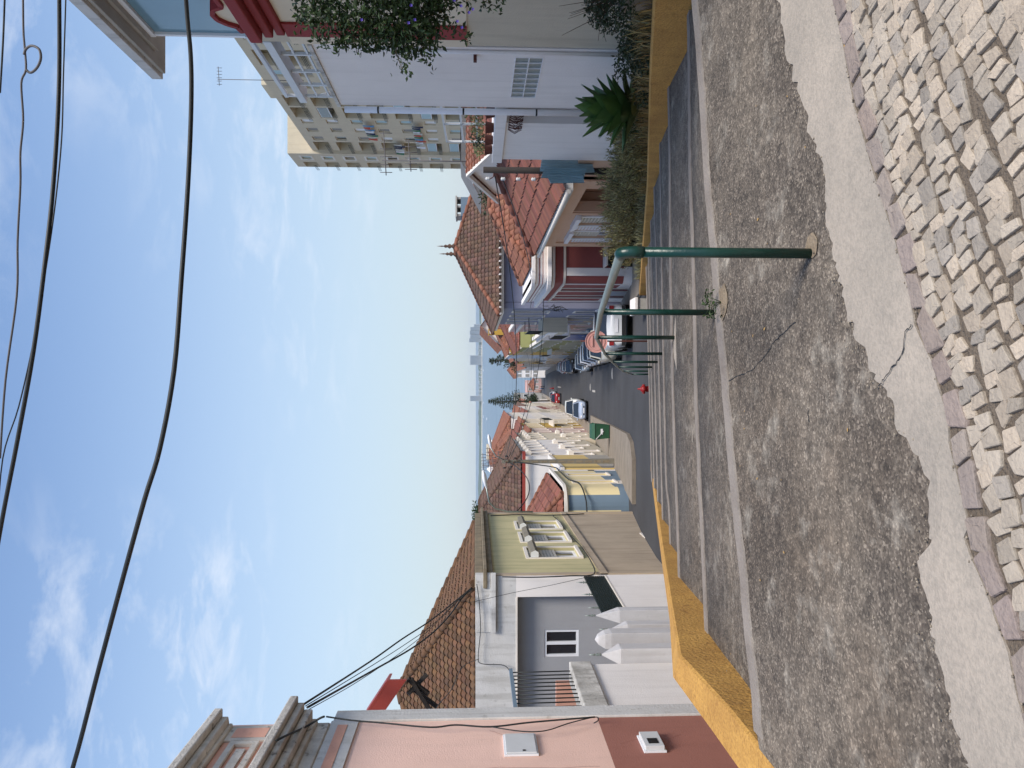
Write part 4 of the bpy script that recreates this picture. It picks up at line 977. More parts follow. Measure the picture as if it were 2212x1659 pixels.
m = MB(); tr = [(10.85, 3.22), (10.7, 3.25), (10.62, 3.36), (10.5, 3.45), (10.35, 3.47), (10.22, 3.42), (10.14, 3.28), (9.8, 3.30), (9.4, 3.42), (8.5, 3.9), (4.0, 4.6)]; prof = [(4.0, 3.02), (10.95, 3.02)] + tr
pin = [FRt.w(t, z + .003, -.02) for t, z in prof]; pb = [FRt.w(t, z + .003, -.3) for t, z in prof]
m.face(pin, 'cream'); m.face(pb[::-1], 'cream')
for k in range(len(pin)): m.face([pin[k], pb[k], pb[(k + 1) % len(pin)], pin[(k + 1) % len(pin)]], 'cream')
m.build('parapet', r)
m = MB(); 
for a, b in zip(tr, tr[1:]): m.bar(FRt.w(a[0], a[1] + .01, -.1), FRt.w(b[0], b[1] + .01, -.1), .26, .06, 'trim')
m.build('scroll_trim', r)
# -- glazed veranda building with overhanging roof
r = root('veranda_building', (5.8, 12, 0), 'building with tall curtained veranda glazing under a thick concrete roof slab at upper right', 'building')
Xe = 4.85
m = MB(); m.box(Xe, 11, 4.0, 12.5, 4.97, 5.14, 'whitedirt'); m.box(Xe + .06, 11, 4.1, 12.42, 4.90, 4.969, 'concrete'); m.box(Xe + .24, 11, 4.2, 12.0, 4.84, 4.899, 'concrete'); m.build('roof_slab', r, bevel=0.01)
FV = Fac((5.22, 2.0), (5.22, 11.75), (-1, 0)); m = MB()
for s_ in (0.6, 2.4, 4.2, 6.0, 7.4, 8.15, 9.65): FV.box(m, s_, s_ + .06, 2.6, 4.76, -0.04, 0.03, 'pvc')
FV.box(m, 0, 9.72, 4.761, 4.838, -0.06, 0.04, 'pvc'); m.build('glazing_frame', r)
m = MB(); FV.box(m, 0, 9.7, 2.4, 4.76, -0.03, -0.01, 'glassblue'); m.build('glazing', r)
m = MB(); rows = [[(5.30 + .03 * math.sin(y * 21), y, z) for y in [4 + .04 * k for k in range(180)]] for z in (2.4, 4.75)]; m.grid(rows, 'curtain'); m.build('curtain', r)
m = MB(); m.box(5.45, 11, 2, 11.7, -2, 4.83, 'cream'); m.build('wall', r)
# -- white wall with glass blocks
gb = fpx(FRt, 1148, 124, 1190, 208); hb = (11.52, 13.12, -1.02, -0.60)
r = root('white_wall_house', (4.9, 12.4, -2), 'tall white wall with a small glass block window behind the agave', 'building')
m = MB(); FRt.wall(m, 11.2, 13.62, -2.9, 2.36, [hb], 'white'); m.box(5.19, 9, 11.2, 13.61, -2.9, 2.35, 'white'); m.build('wall', r)
m = MB(); FRt.box(m, 11.2, 13.65, 2.362, 2.42, -.3, .03, 'stain'); m.build('coping', r)
m = MB()
for k in range(9): FRt.box(m, hb[0] + .2 * k - .008, hb[0] + .2 * k + .008, hb[2], hb[3], -.05, .004, 'pvc')
for k in range(3): FRt.box(m, hb[0], hb[1], hb[2] + .21 * k - .008, hb[2] + .21 * k + .008, -.05, .006, 'pvc')
wf = m.build('glass_block_window', r); m = MB(); rg = random.Random(3)
M['gblock'] = mat('glass_block', rgb(126, 138, 136), 0.12, 0.3, 14, 0.8, 22, spec=0.7)
FRt.box(m, hb[0] + .01, hb[1] - .01, hb[2] + .01, hb[3] - .01, -.06, -.012, 'gblock'); m.build('pane', wf)
m = MB(); m.tube([FRt.w(13.68, 2.3, .06), FRt.w(13.68, -2.9, .06)], .055, 'pvc', 10); m.build('downpipe', r)
for k in (1.7, .2, -1.1):
    m = MB(); m.tube([FRt.w(13.68, k, .06), FRt.w(13.68, k + .03, .06)], .06, 'black', 10); m.build('pipe_clip', r)
m = MB(); m.tube([FRt.w(11.3, 1.0, .03), FRt.w(11.3, -2.6, .03)], .03, 'white', 8); m.build('edge_pipe', r)
m = MB(); FRt.box(m, 11.42, 11.5, -.02, .03, .003, .10, 'rust'); m.build('bracket', r)
# steel pergola on top of it
r = root('terrace_pergola', (4.9, 12.4, 2.4), 'white steel pergola frame standing on top of the tall white wall', 'pergola')
m = MB()
top = 3.3
for a, b, w_ in (((11.3, top), (13.65, top), .06), ((11.3, 2.56), (13.6, 2.56), .03), ((11.3, 2.77), (13.6, 2.77), .03)):
    m.bar(FRt.w(a[0], a[1], -.15), FRt.w(b[0], b[1], -.15), w_, w_, 'steel')
FRt.box(m, 11.3, 13.7, 2.96, 3.08, -.3, -.05, 'steel'); m.build('rail', r)
for s_ in (11.9, 12.55, 13.1, 13.62):
    m = MB(); m.bar(FRt.w(s_, 2.43, -.15), FRt.w(s_, 2.955 if s_ < 13.5 else 3.28, -.15), .045, .045, 'steel'); m.build('post', r)
m = MB(); m.bar(FRt.w(13.6, 2.7, -.15), FRt.w(14.3, 2.5, -.5), .05, .05, 'steel'); m.build('brace', r)
# -- lower terrace
r = root('terrace_house', (4.9, 15, -3), 'low white garden wall with terrace slab and potted plants beyond the downpipe', 'building')
m = MB(); FRt.wall(m, 14.42, 16.75, -4.2, -0.58, [], 'white'); m.box(5.19, 9, 14.42, 16.74, -4.2, -0.58, 'white'); FRt.box(m, 13.8, 14.415, -4.2, -0.86, -.5, -.35, 'grey'); m.build('wall', r)
m = MB(); FRt.box(m, 13.75, 16.85, -0.575, -0.36, -.9, .06, 'white'); m.build('terrace_slab', r, bevel=0.01)
m = MB()
for z in (-0.02, .28, 0.62): m.bar(FRt.w(13.75, z + .02, -.2), FRt.w(16.2, z - .02, -.2), .04, .04, 'steel')
m.build('railing', r)
for s_ in (13.9, 15.1, 16.2):
    m = MB(); m.bar(FRt.w(s_, -.36, -.2), FRt.w(s_, .62, -.2), .04, .04, 'steel'); m.build('railing_post', r)
m = MB(); rr = random.Random(6)
for k in range(26):
    a = FRt.w(13.75 + 1.6 * k / 26 * .62, -.62, .03); m.tube([a, a + Vector((-.05 + rr.uniform(-.03, .03), rr.uniform(-.1, .1), -.13)), a + Vector((rr.uniform(-.02, .02), rr.uniform(-.12, .12), -.26))], .006, 'rust', 4)
m.build('iron_lattice', r)
rr = random.Random(7)
for i, (s_, h_, lb) in enumerate(((14.15, .42, 'leggy red tinged plant on the terrace slab nearest the downpipe'), (15.0, .30, 'grey green trailing plant in the middle of the terrace slab'), (15.75, .34, 'dark bushy plant near the far end of the terrace slab'), (16.4, .26, 'small spiky plant at the far corner of the terrace slab'))):
    q = root('terrace_plant', FRt.w(s_, -.36, -.1), lb, 'plant', 'plants on the terrace slab'); p = FRt.w(s_, -.355, -.1)
    m = MB(); m.lathe([(.09, 0), (.12, .15), (.125, .16), (.10, .16)], 'rust', p, 10); m.build('pot', q)
    m = MB(); leafblob(m, p + Vector((0, 0, .16 + h_ / 2)), (.16, .26, h_ / 2), 170, .07, 'lav' if i != 2 else 'leafd', rr); m.t = 1; m.build('foliage', q)
# -- gable house and dark roofs behind
r = root('gable_house', (9, 24, -2), 'small white gable house with orange tile roof behind the terrace plants', 'house')
m = MB(); m.box(7.05, 13, 21.9, 28.5, -4, -0.72, 'white'); m.face([(7.04, 21.9, -.72), (7.04, 28.5, -.72), (7.04, 25.2, .24)], 'white'); m.build('wall', r)
m = MB(); tiles(m, [(6.85, 21.6, -.78), (13, 21.6, -.78), (13, 25.2, .28), (6.85, 25.2, .28)], 'tileO', seed=31, pitch=.22, course=.3); tiles(m, [(6.85, 28.8, -.78), (13, 28.8, -.78), (13, 25.2, .28), (6.85, 25.2, .28)], 'tileO', seed=32, pitch=.22, course=.3); m.build('roof', r)
m = MB(); m.bar((6.85, 21.5, -.84), (6.85, 25.2, .26), .14, .10, 'stonesill'); m.bar((6.85, 28.9, -.84), (6.85, 25.2, .26), .14, .10, 'stonesill'); m.build('verge', r)
r = root('grey_roof_house', (11, 34, -2), 'long dark grey fibre cement gable roof behind the white gable', 'house')
m = MB(); m.box(8.2, 15.5, 33.2, 35.6, -5, -.62, 'concrete'); m.build('wall', r)
m = MB(); m.grid([[(7.9, 33, -.25), (7.9, 35.8, -.25)], [(9.6, 33, .66), (9.6, 35.8, .66)], [(14, 33, .60), (14, 35.8, .60)], [(16, 33, -.6), (16, 35.8, -.6)]], 'greyroof', False); m.face([(7.9, 33.02, -.27), (9.6, 33.02, .64), (14, 33.02, .58), (16, 33.02, -.62)], 'greyroof'); m.build('roof', r)
# -- salmon house
r = root('salmon_house', (4.9, 22, -5), 'salmon coloured single storey house with white shuttered windows and red tile roof', 'house')
FSm = Fac((4.9, 18.3), (4.9, 27.4), (-1, 0))
hs_ = [(4.05, 5.25, -4.6, -3.05), (6.15, 7.35, -4.75, -3.1)]
rc = (0.9, 3.4, -6.0, -2.75)
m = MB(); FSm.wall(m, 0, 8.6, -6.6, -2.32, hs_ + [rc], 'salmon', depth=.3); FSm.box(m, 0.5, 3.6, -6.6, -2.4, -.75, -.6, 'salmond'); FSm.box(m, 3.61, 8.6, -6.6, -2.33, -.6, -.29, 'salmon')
m.box(5.6, 12.5, 18.3, 27.3, -6.6, -2.35, 'salmon'); m.box(4.9, 5.6, 18.3, 18.75, -6.6, -2.33, 'salmon'); m.build('wall', r)
m = MB(); FSm.box(m, 0, 8.7, -2.75, -2.33, 0.002, .06, 'salmon'); FSm.box(m, 0, .3, -6.6, -2.752, .002, .05, 'salmon'); FSm.box(m, 3.5, 3.7, -6.6, -2.752, .002, .04, 'salmon'); FSm.box(m, 8.1, 8.65, -6.6, -2.752, .002, .06, 'salmon'); FSm.box(m, -.1, 8.8, -2.328, -2.16, -.1, .30, 'whitedirt'); m.build('fascia', r, bevel=0.008)
for h in hs_:
    o = window(FSm, r, h, 'shut', surround=False)
    m = MB(); FSm.box(m, h[0] - .12, h[0], h[2] - .1, h[3] + .1, .002, .04, 'pvc'); FSm.box(m, h[1], h[1] + .12, h[2] - .1, h[3] + .1, .002, .04, 'pvc'); FSm.box(m, h[0] - .3, h[1] + .12, h[3], h[3] + .13, .002, .18, 'pvc'); FSm.box(m, h[0] - .15, h[1] + .15, h[2] - .14, h[2], .002, .10, 'pvc'); m.build('surround', o)
    m = MB()
    for k in range(15): FSm.box(m, h[1] + .14, h[1] + .62, h[2] + .1 * k, h[2] + .1 * k + .07, .01, .03, 'pvc')
    m.build('louvre_shutter', o)
m = MB(); zr = -0.35
e0, e1 = (4.62, 18.1, -2.15), (4.62, 27.3, -2.15)
tiles(m, [e0, e1, (9.0, 24.2, .35), (9.0, 18.1, .35)], 'tileR', pitch=.30, seed=41, course=.45, amp=.06)
tiles(m, [(4.62, 27.3, -2.15), (13, 27.3, -2.15), (12.8, 24.2, .35), (9.0, 24.2, .35)], 'tileR', pitch=.30, seed=42)
m.build('roof', r)
m = MB(); m.tube([(4.55, 18.1, -2.2), (4.55, 27.4, -2.26)], .06, 'stonesill', 8); m.build('gutter', r)
hc = MB(); hipcap(hc, (4.6, 27.35, -2.1), (9.0, 24.2, .38), 'tileR', .11, 5); hc.build('ridge_tiles', r)
m = MB(); FRt.box(m, 16.76, 18.28, -6.0, -3.1, -.4, -.02, 'salmon'); FRt.box(m, 16.9, 18.28, -3.1, -2.3, -.4, -.06, 'salmon'); m.build('rough_wall', label='rough plastered salmon wall behind the teal corrugated sheets', cat='wall')
# -- dark pole with teal corrugated sheets
Yp = 17.6
pt = PY(1044, 367, Yp); 
r = root('wooden_pole', (pt.x, Yp, -4), 'dark wooden pole with insulators standing beside the salmon house', 'pole')
m = MB(); m.tube([(pt.x, Yp, -4.4), (pt.x, Yp, pt.z)], [.085, .07], 'darkpole', 10); m.build('shaft', r)
m = MB()
for k in range(4):
    z = pt.z - .25 - .35 * k; m.tube([(pt.x, Yp, z), (pt.x - .16, Yp - .02, z + .02), (pt.x - .2, Yp, z + .09)], .012, 'rust', 5); m.lathe([(.02, 0), (.045, .03), (.03, .06), (.045, .09), (.01, .11)], 'steel', (pt.x - .2, Yp, z + .09), 8)
m.build('insulator', r)
def corr(name, px, Y0, Y1, label, ribs=5, seed=0, droop=0.0):
    a, b, c, d = [PY(x, y, Y) for (x, y), Y in zip(px, (Y0, Y1, Y1, Y0))]
    m = MB(); rows = []
    n = ribs * 4; rr = random.Random(seed); nn = (b - a).cross(d - a).normalized()
    for j in range(9):
        v = j / 8; row = []
        for i in range(n + 1):
            u = i / n; p = a.lerp(b, u).lerp(d.lerp(c, u), v)
            row.append(p + nn * (.030 * math.cos(2 * PI * ribs * u) + .04 * math.sin(3 * v + u * 2 + seed)))
        rows.append(row)
    m.grid(rows, 'teal'); m.grid([[p - nn * .006 for p in rw] for rw in rows], 'teal')
    return m.build(name, label=label, cat='metal sheet', group='teal corrugated sheets')
corr('corrugated_sheet', [(1170, 345), (1166, 372), (1285, 372), (1278, 343)], 17.2, 17.1, 'teal corrugated sheet leaning upright against the white wall end, nearest the agave', seed=1)
corr('corrugated_sheet', [(1176, 366), (1168, 384), (1260, 388), (1268, 362)], 16.9, 16.9, 'teal corrugated sheet in the middle of the leaning stack', seed=2)
corr('corrugated_sheet', [(1182, 380), (1190, 396), (1262, 397), (1258, 376)], 16.7, 16.7, 'teal corrugated sheet farthest left in the leaning stack by the salmon house', seed=3)
# -- red and white corner house
r = root('red_corner_house', (3.8, 28, -6), 'brick red and white corner house with moulded white parapet', 'house')
FRf = Fac((4.0, 28.0), (10.0, 28.0), (0, -1)); FRs = Fac((3.72, 28.35), (3.72, 34.2), (-1, 0))
arc = [(4.07 - .35 * math.sin(t), 28.35 - .35 * math.cos(t)) for t in [PI / 2 * k / 6 for k in range(7)]]
hd = [(1.35, 2.15, -6.3, -3.35), (3.7, 4.5, -6.5, -3.35)]
m = MB(); FRs.wall(m, 0, 5.85, -7.5, -2.10, hd, 'red', bands=[(-5.45, 'white')])
wallseg(m, [(10, 28.0)] + arc, -5.45, -2.1, 'red'); wallseg(m, [(10, 28.0)] + arc, -7.5, -5.45, 'white')
m.face([(x, y, -2.1) for x, y in [(10, 28.0)] + arc + [(3.72, 34.2), (10, 34.2)]], 'white'); m.box(4.02, 9.9, 28.5, 34.15, -7.5, -2.11, 'red'); m.build('wall', r)
def mould(z0, z1, d, mt, m):
    A_ = [(10, 28.0)] + arc + [(3.72, 34.2)]
    O_ = [(10, 28.0 - d)] + [(4.07 - (.35 + d) * math.sin(t), 28.35 - (.35 + d) * math.cos(t)) for t in [PI / 2 * k / 6 for k in range(7)]] + [(3.72 - d, 34.2 + d * .5)]
    m.grid([[(x, y, z0) for x, y in A_], [(x, y, z0 + (z1 - z0) * .25) for x, y in O_], [(x, y, z1) for x, y in O_], [(x, y, z1) for x, y in A_]], mt, False)
m = MB(); mould(-3.32, -3.22, .06, 'stonesill', m); mould(-2.92, -2.80, .14, 'white', m); mould(-2.799, -2.62, .30, 'white', m); mould(-2.615, -2.22, .05, 'white', m); mould(-2.21, -2.05, .20, 'white', m); m.build('mouldings', r)
m = MB(); mould(-2.52, -2.32, .056, 'red', m); mould(-2.47, -2.36, .060, 'white', m); m.build('parapet_panel', r)
m = MB(); FRf.box(m, -.04, .25, -5.45, -3.33, .003, .03, 'white'); FRs.box(m, 0, .12, -7, -3.33, .003, .03, 'white'); FRs.box(m, 5.7, 5.85, -7, -3.33, .003, .04, 'white'); m.build('corner_strip', r)
for h in hd: window(FRs, r, h, 'blind')
hip_roof('roof', r, 4.35, 12.5, 28.2, 33.6, -2.05, -.62, 'tileO', seed=51, pitch=.22, sides='fl')
q = root('door_canopy', (4.7, 27.8, -4), 'small corrugated canopy with dark metal door below it on the red house', 'canopy')
m = MB(); m.box(4.25, 4.95, 27.25, 27.96, -4.72, -4.66, 'stonesill'); m.bar((4.3, 27.3, -4.74), (4.3, 27.95, -5.05), .04, .04, 'gate'); m.bar((4.9, 27.3, -4.74), (4.9, 27.95, -5.05), .04, .04, 'gate'); m.build('canopy_sheet', q)
m = MB(); m.box(4.3, 4.85, 27.9, 27.985, -6.15, -4.85, 'gate'); m.build('door', q)
# -- violet house with finials
r = root('violet_house', (3.6, 37, -7), 'tall violet house with steep brown hipped roof and two pointed finials', 'house')
FVf = Fac((3.6, 36.5), (12.5, 36.5), (0, -1)); FVs = Fac((3.6, 36.5), (3.75, 48.3), (-1, 0))
vw = []
for t in (1.9, 4.6, 7.3, 10.0): vw += [(t - .45, t + .45, -3.6, -1.9), (t - .45, t + .45, -6.9, -5.0)]
m = MB(); FVs.wall(m, 0, 11.8, -9, -1.35, vw, 'violet', bands=[(-6.4, 'beige')]); m.box(3.9, 12.4, 36.5, 48.2, -9, -1.36, 'violet'); m.build('wall', r)
for i, h in enumerate(vw): window(FVs, r, h, ('blind', 'pvc', 'blind', 'dark')[i % 4])
m = MB(); m.box(3.35, 12.8, 36.25, 48.4, -1.34, -1.18, 'stonesill'); m.build('eave', r)
o = hip_roof('roof', r, 3.25, 12.9, 36.1, 49.5, -1.17, 0.98, 'tileB', ridge=((6.95, 38.9), (6.95, 41.2)), seed=61, pitch=.21, sides='fl', cap='tileO', course=.28)
for (x, y) in ((6.95, 38.9), (6.95, 41.2)):
    m = MB(); m.lathe([(.10, 0), (.16, .08), (.06, .2), (.13, .3), (.05, .42), (.09, .5), (.02, .62), (.035, .68), (.004, .95)], 'tileB', (x, y, 1.0), 10); m.build('finial', o)
m = MB(); 
for k in range(30): m.tube([(3.3 + .31 * k, 36.02, -1.18), (3.3 + .31 * k, 36.2, -1.12)], .05, 'white', 6)
m.build('eave_tiles', o)
m = MB(); FVs.box(m, 5.9, 9.3, -5.1, -3.75, .002, .8, 'creamd'); FVs.box(m, 6.3, 8.9, -4.6, -4.1, .802, .84, 'pvc'); bo = m.build('balcony', r)
m = MB()
for k in range(12): m.tube([FVs.w(6.0 + .29 * k, -3.75, .75), FVs.w(6.0 + .29 * k, -2.95, .75)], .014, 'cable', 4)
m.tube([FVs.w(5.9, -2.95, 0), FVs.w(5.9, -2.95, .75), FVs.w(9.3, -2.95, .75), FVs.w(9.3, -2.95, 0)], .02, 'cable', 5); m.build('railing', bo)
m = MB(); m.box(8.95, 9.95, 41, 42.2, -1.0, .78, 'bluegrey'); m.build('chimney', r)
m = MB(); m.box(8.9, 10.0, 40.95, 42.25, .98, 1.06, 'concrete'); m.box(8.95, 9.05, 41, 42.2, .782, .978, 'concrete'); m.box(9.4, 9.5, 41, 42.2, .782, .978, 'concrete'); m.box(9.85, 9.95, 41, 42.2, .782, .978, 'concrete'); m.build('chimney_cap', r)
# -- street row, right
FRr = Fac((3.8, 0), (4.55, 300), (-1, 0))
house('rose_balcony_house', FRr, 48.6, 58, -3.0, -9.2, 8, 'rosy', 'rose coloured house with dark balcony rails past the violet house', 2, 3, None, 'blind', base='bluegrey', seed=71, parap=.4, balcony=[(51, 55, -6.2)])
house('blue_tile_house', FRr, 58.1, 70, -5.6, -10.2, 8, 'white', 'white house with royal blue tiled ground floor', 1, 4, None, 'blind', seed=72, parap=.35, wsz=(.9, 1.8))
M['royal'] = mat('blue_tile_cladding', rgb(36, 84, 158), 0.4, 0.2, 2)
m = MB(); FRr.box(m, 60.5, 68.5, -9.8, -6.6, .045, .06, 'royal'); m.build('tile_cladding', [o for o in bpy.data.objects if o.get('label', '').startswith('white house with royal')][0])
house('olive_green_house', FRr, 84, 97, -4.9, -12.2, 8, 'oliveg', 'olive green house with long brown tile roof', 2, 5, 'tileR', 'blind', seed=73, roofh=2.2, balcony=[(87, 92, -8.6)])
house('low_green_house', FRr, 70.2, 83.8, -6.3, -11.2, 8, 'oliveg', 'lower olive green house with flat parapet between the blue tiles and the brown roof', 2, 5, None, 'blind', seed=74, parap=.3)
house('mustard_house', FRr, 97.2, 108, -4.3, -13, 9, 'mustard', 'mustard yellow house rising behind the brown tile roof', 2, 4, 'tileO', 'pvc', seed=75, roofh=2.2)
house('pale_blue_house', FRr, 108.2, 124, -5.3, -14.2, 9, 'paleblue', 'pale blue house with balconies halfway down the right side', 2, 5, None, 'pvc', seed=76, parap=.5, balcony=[(110, 114, -10.2), (117, 121, -10.2)])
house('tan_house', FRr, 124.2, 140, -6.4, -15.2, 9, 'cream', 'tan house with several balconies on the right side', 3, 5, 'tileO', 'blind', seed=77, roofh=1.4, balcony=[(126, 131, -11.5)])
house('yellow_striped_house', FRr, 140.2, 160, -7.9, -16.6, 9, 'mustard', 'yellow trimmed house near the lower right end of the street', 2, 6, 'tileR', 'curtain', seed=78, roofh=1.5)
house('grey_shop_house', FRr, 160.2, 195, -10.2, -18.8, 9, 'concrete', 'grey row house beyond the yellow trimmed one', 2, 8, 'tileO', 'pvc', seed=79, roofh=1.5)
house('last_house', FRr, 195.2, 250, -13, -22, 9, 'white', 'long pale house at the far right end of the street', 2, 10, 'tileO', 'pvc', seed=80, roofh=1.5)
hh = block('white_hillside_house', 5.3, 11.5, 106, 124, -12, -3.4, 'white', 'white house with broad red gable roof above the mustard house', None, 0, (1, 1))
for o in list(hh.children):
    if o.name.startswith('parapet'): bpy.data.objects.remove(o)
m = MB(); m.face([(5.3, 105.98, -3.4), (11.5, 105.98, -3.4), (8.0, 105.98, -.75)], 'white'); m.build('gable_wall', hh)
m = MB(); tiles(m, [(4.9, 105.6, -3.65), (4.9, 124.4, -3.65), (8.0, 124.4, -.7), (8.0, 105.6, -.7)], 'tileO', pitch=.5, course=.6, amp=.07, seed=90); m.face([(8, 105.6, -.68), (12, 105.6, -3.7), (12, 124.4, -3.7), (8, 124.4, -.68)], 'tileO'); m.build('roof', hh)
mh = [o for o in bpy.data.objects if o.get('label', '').startswith('mustard yellow house rising')][0]
m = MB(); m.box(6.3, 7.0, 98.5, 99.2, -4, -2.1, 'mustard'); m.box(6.2, 7.1, 98.4, 99.3, -1.75, -1.65, 'mustard'); m.box(6.3, 6.42, 98.5, 99.2, -2.099, -1.751, 'mustard'); m.box(6.88, 7.0, 98.5, 99.2, -2.099, -1.751, 'mustard'); m.build('chimney', mh)
block('grey_white_house', 7.5, 13.5, 120, 134, -11, -4.6, 'cream', 'pale house with striped windows behind the pale blue house', 'tileO', 1.6, (3, 2))
block('white_apartment_block', 2.2, 7.8, 262, 280, -24, -14.0, 'white', 'white three storey block near the water at the street end', 'tileO', 2.6, (4, 3), sty='blind')
block('pink_end_house', -3.6, 1.6, 330, 342, -30, -22.5, 'rosy', 'pink house with orange porch roof closing the far end of the street', None, 0, (2, 2), sty='blind')
block('orange_roof_house', -2.5, 2.2, 322, 328, -30, -20.8 - 3.8, 'rosy', 'small orange roofed porch house in front of the pink house', 'tileO', 2.2, (2, 1), sty='blind')
block('grey_quay_building', -9.5, -3.8, 318, 330, -30, -17, 'concrete', 'dark grey building at the end of the street beside the conifer', None, 0, (3, 3))
block('shore_house', 9, 20, 300, 316, -28, -13.5, 'white', 'white house with low red roof beside the water on the right', 'tileO', 2, (4, 2))
# -- apartment block
r = root('apartment_block', (30, 60, -8), 'tall cream apartment block with loggias and laundry on the right', 'building')
FA = Fac((30, 55.0), (30, 106.0), (-1, 0)); big = []; small = []
rowz = [19.2 - 2.8 * k for k in range(8)]
cols = [(41.3, 44.8, 1), (29.4, 32.6, 1), (25.9, 29.0, 1), (39.2, 40.7, 0), (36.1, 37.5, 0), (33.2, 34.6, 0), (22.5, 24.0, 0), (19.5, 21.0, 0), (15.0, 18.4, 1), (9.5, 13, 1), (6.5, 8, 0), (2, 5, 1)]
hol = [(a, b, z - (.95 if g else .65), z + (.95 if g else .65)) for z in rowz for (a, b, g) in cols]
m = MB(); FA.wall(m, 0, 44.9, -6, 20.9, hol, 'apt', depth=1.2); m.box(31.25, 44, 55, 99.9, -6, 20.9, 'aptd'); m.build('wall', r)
FE = Fac((29.6, 99.9), (29.6, 106.0), (-1, 0)); ez = [22.05 - 2.8 * k for k in range(9)]
eh = [h for z in ez for h in ((1.1, 2.5, z - .6, z + .6), (3.8, 6.05, z - .9, z + .9))]
m = MB(); FE.wall(m, 0, 6.1, -6, 24.1, eh, 'apt', depth=1.1); m.box(30.72, 44, 99.95, 106, -6, 24.1, 'apt'); m.build('end_bay', r)
m = MB(); m.box(33, 40, 86, 90, 20.9, 23.6, 'apt'); m.box(35, 41, 76, 84, 20.9, 23.0, 'apt'); m.build('penthouse', r)
ra = random.Random(17)
for z in rowz:
    for (a, b, g) in cols:
        if g:
            k_ = ra.random(); m = MB()
            if k_ < .4: FA.box(m, a + .05, b - .05, z - .3, z + .9, -.15, -.05, 'pvc'); o = m.build('glazing', r); m = MB(); FA.box(m, a + .15, b - .15, z - .2, z + .82, -.045, -.035, 'curtain' if k_ < .3 else 'glass'); m.build('pane', o)
            else: FA.box(m, a + .3, a + 1.3, z - .95, z + .8, -1.19, -1.1, 'glass'); m.build('balcony_door', r)
            m = MB()
            for q_ in range(3): m.tube([FA.w(a, z - .9 + .14 * q_, .35), FA.w(b, z - .9 + .14 * q_, .35)], .03, 'cable', 4)
            m.build('drying_rack', r)
        else:
            m = MB(); FA.box(m, a, b, z - .65, z + .65, -.3, -.22, 'pvc'); o = m.build('window', r)
            m = MB(); FA.box(m, a + .1, b - .1, z - .55, z + .55, -.21, -.19, ra.choice(['curtain', 'blind', 'blind', 'glass', 'pvc'])); m.build('pane', o)
for i, h in enumerate(eh):
    m = MB()
    if i % 2 == 0:
        FE.box(m, h[0] - .25, h[1] + .25, h[3], h[3] + .25, .003, .05, 'stonesill'); FE.box(m, h[0] - .25, h[1] + .25, h[2] - .25, h[2], .003, .05, 'stonesill'); FE.box(m, h[0] - .25, h[0], h[2], h[3], .003, .05, 'stonesill'); FE.box(m, h[1], h[1] + .25, h[2], h[3], .003, .05, 'stonesill')
        o = m.build('window', r); m = MB(); FE.box(m, h[0], h[1], h[2], h[3], -.3, -.22, ra.choice(['curtain', 'blind', 'glass'])); m.build('pane', o)
    else:
        for q_ in range(3): m.tube([FE.w(h[0], h[2] + .1 + .14 * q_, .4), FE.w(h[1] + .2, h[2] + .1 + .14 * q_, .4)], .03, 'cable', 4)
        m.build('drying_rack', r)
cl = [rgb(230, 230, 235), rgb(40, 50, 80), rgb(90, 140, 180), rgb(190, 80, 60), rgb(60, 120, 90), rgb(200, 200, 190)]
for i, c in enumerate(cl): M['cloth%d' % i] = mat('cloth_%d' % i, c, 0.9, .1, 5)
for (s0, s1, z, lb) in ((33.4, 38.2, 13.6 - .75, 'dark and white laundry hanging high on the apartment block'), (40.3, 44.5, 11.0 - .95, 'red and blue laundry hanging at a loggia of the apartment block'), (33.5, 41.2, 8.0 - .7, 'long line of white and blue washing low on the apartment block')):
    q = root('laundry', FA.w(s0, z, .5), lb, 'laundry'); t = s0; n = 0
    while t < s1:
        w_ = ra.uniform(.4, .8); h_ = ra.uniform(.7, 1.3); m = MB()
        rows = [[FA.w(t + w_ * u, z - h_ * v, .5 + .05 * math.sin(5 * u + 3 * v)) for u in (0, .25, .5, .75, 1)] for v in (0, .33, .66, 1)]
        m.grid(rows, 'cloth%d' % ra.randrange(6)); m.grid([[p + Vector((.02, 0, 0)) for p in rw] for rw in rows], 'cloth%d' % 0); m.build('cloth', q); t += w_ + .1; n += 1

# ================================================================== FAR SHORE
rf = random.Random(9)
m = MB(); rows = [[], [], [], []]; x = -5200
while x < 3600:
    h = 17 + 9 * noise.noise(Vector((x * .004, 1, 0))) + 5 * noise.noise(Vector((x * .021, 4, 0))) + rf.uniform(-1.4, 1.4)
    if x > 0: h *= .9
    for i, (y, k) in enumerate(((4230, 0.0), (4260, .75), (4330, 1.0), (4700, .9))): rows[i].append((x, y + 30 * noise.noise(Vector((x * .01, 9, i))), -36 + h * k * rf.uniform(.93, 1.05) + .1))
    x += 14
m.grid(rows, 'pine', False); m.build('far_pinewood', label='long low strip of dark pinewood on the far shore', cat='wood', kind='stuff')
m = MB(); m.grid([[(x, 4150, -36.2), (x, 4165, -34.6), (x, 4290, -33.0)] for x in range(-5200, 3700, 100)], 'sand', False); m.build('beach', kind='structure')
def tower(x0, x1, Y, z1, label, group=None, parts=1):
    r = root('tower_block', ((x0 + x1) / 2, Y, -34), label, 'tower', group)
    m = MB(); m.box(x0, x1, Y, Y + 40, -35, z1, 'far'); m.build('wall', r); m = MB(); n = int((z1 + 34) / 3.4)
    for k in range(n): m.box(x0 + 1.5, x1 - 1.5, Y - .6, Y - .1, -33 + 3.4 * k, -31.2 + 3.4 * k, 'fardark')
    m.build('window_bands', r)
def fx(y): return (829.5 - y) / FPX * 4180
tower(fx(706), fx(700.5), 4180, 9, 'lowest far tower at the right end of the cluster of four across the water', 'towers across the water')
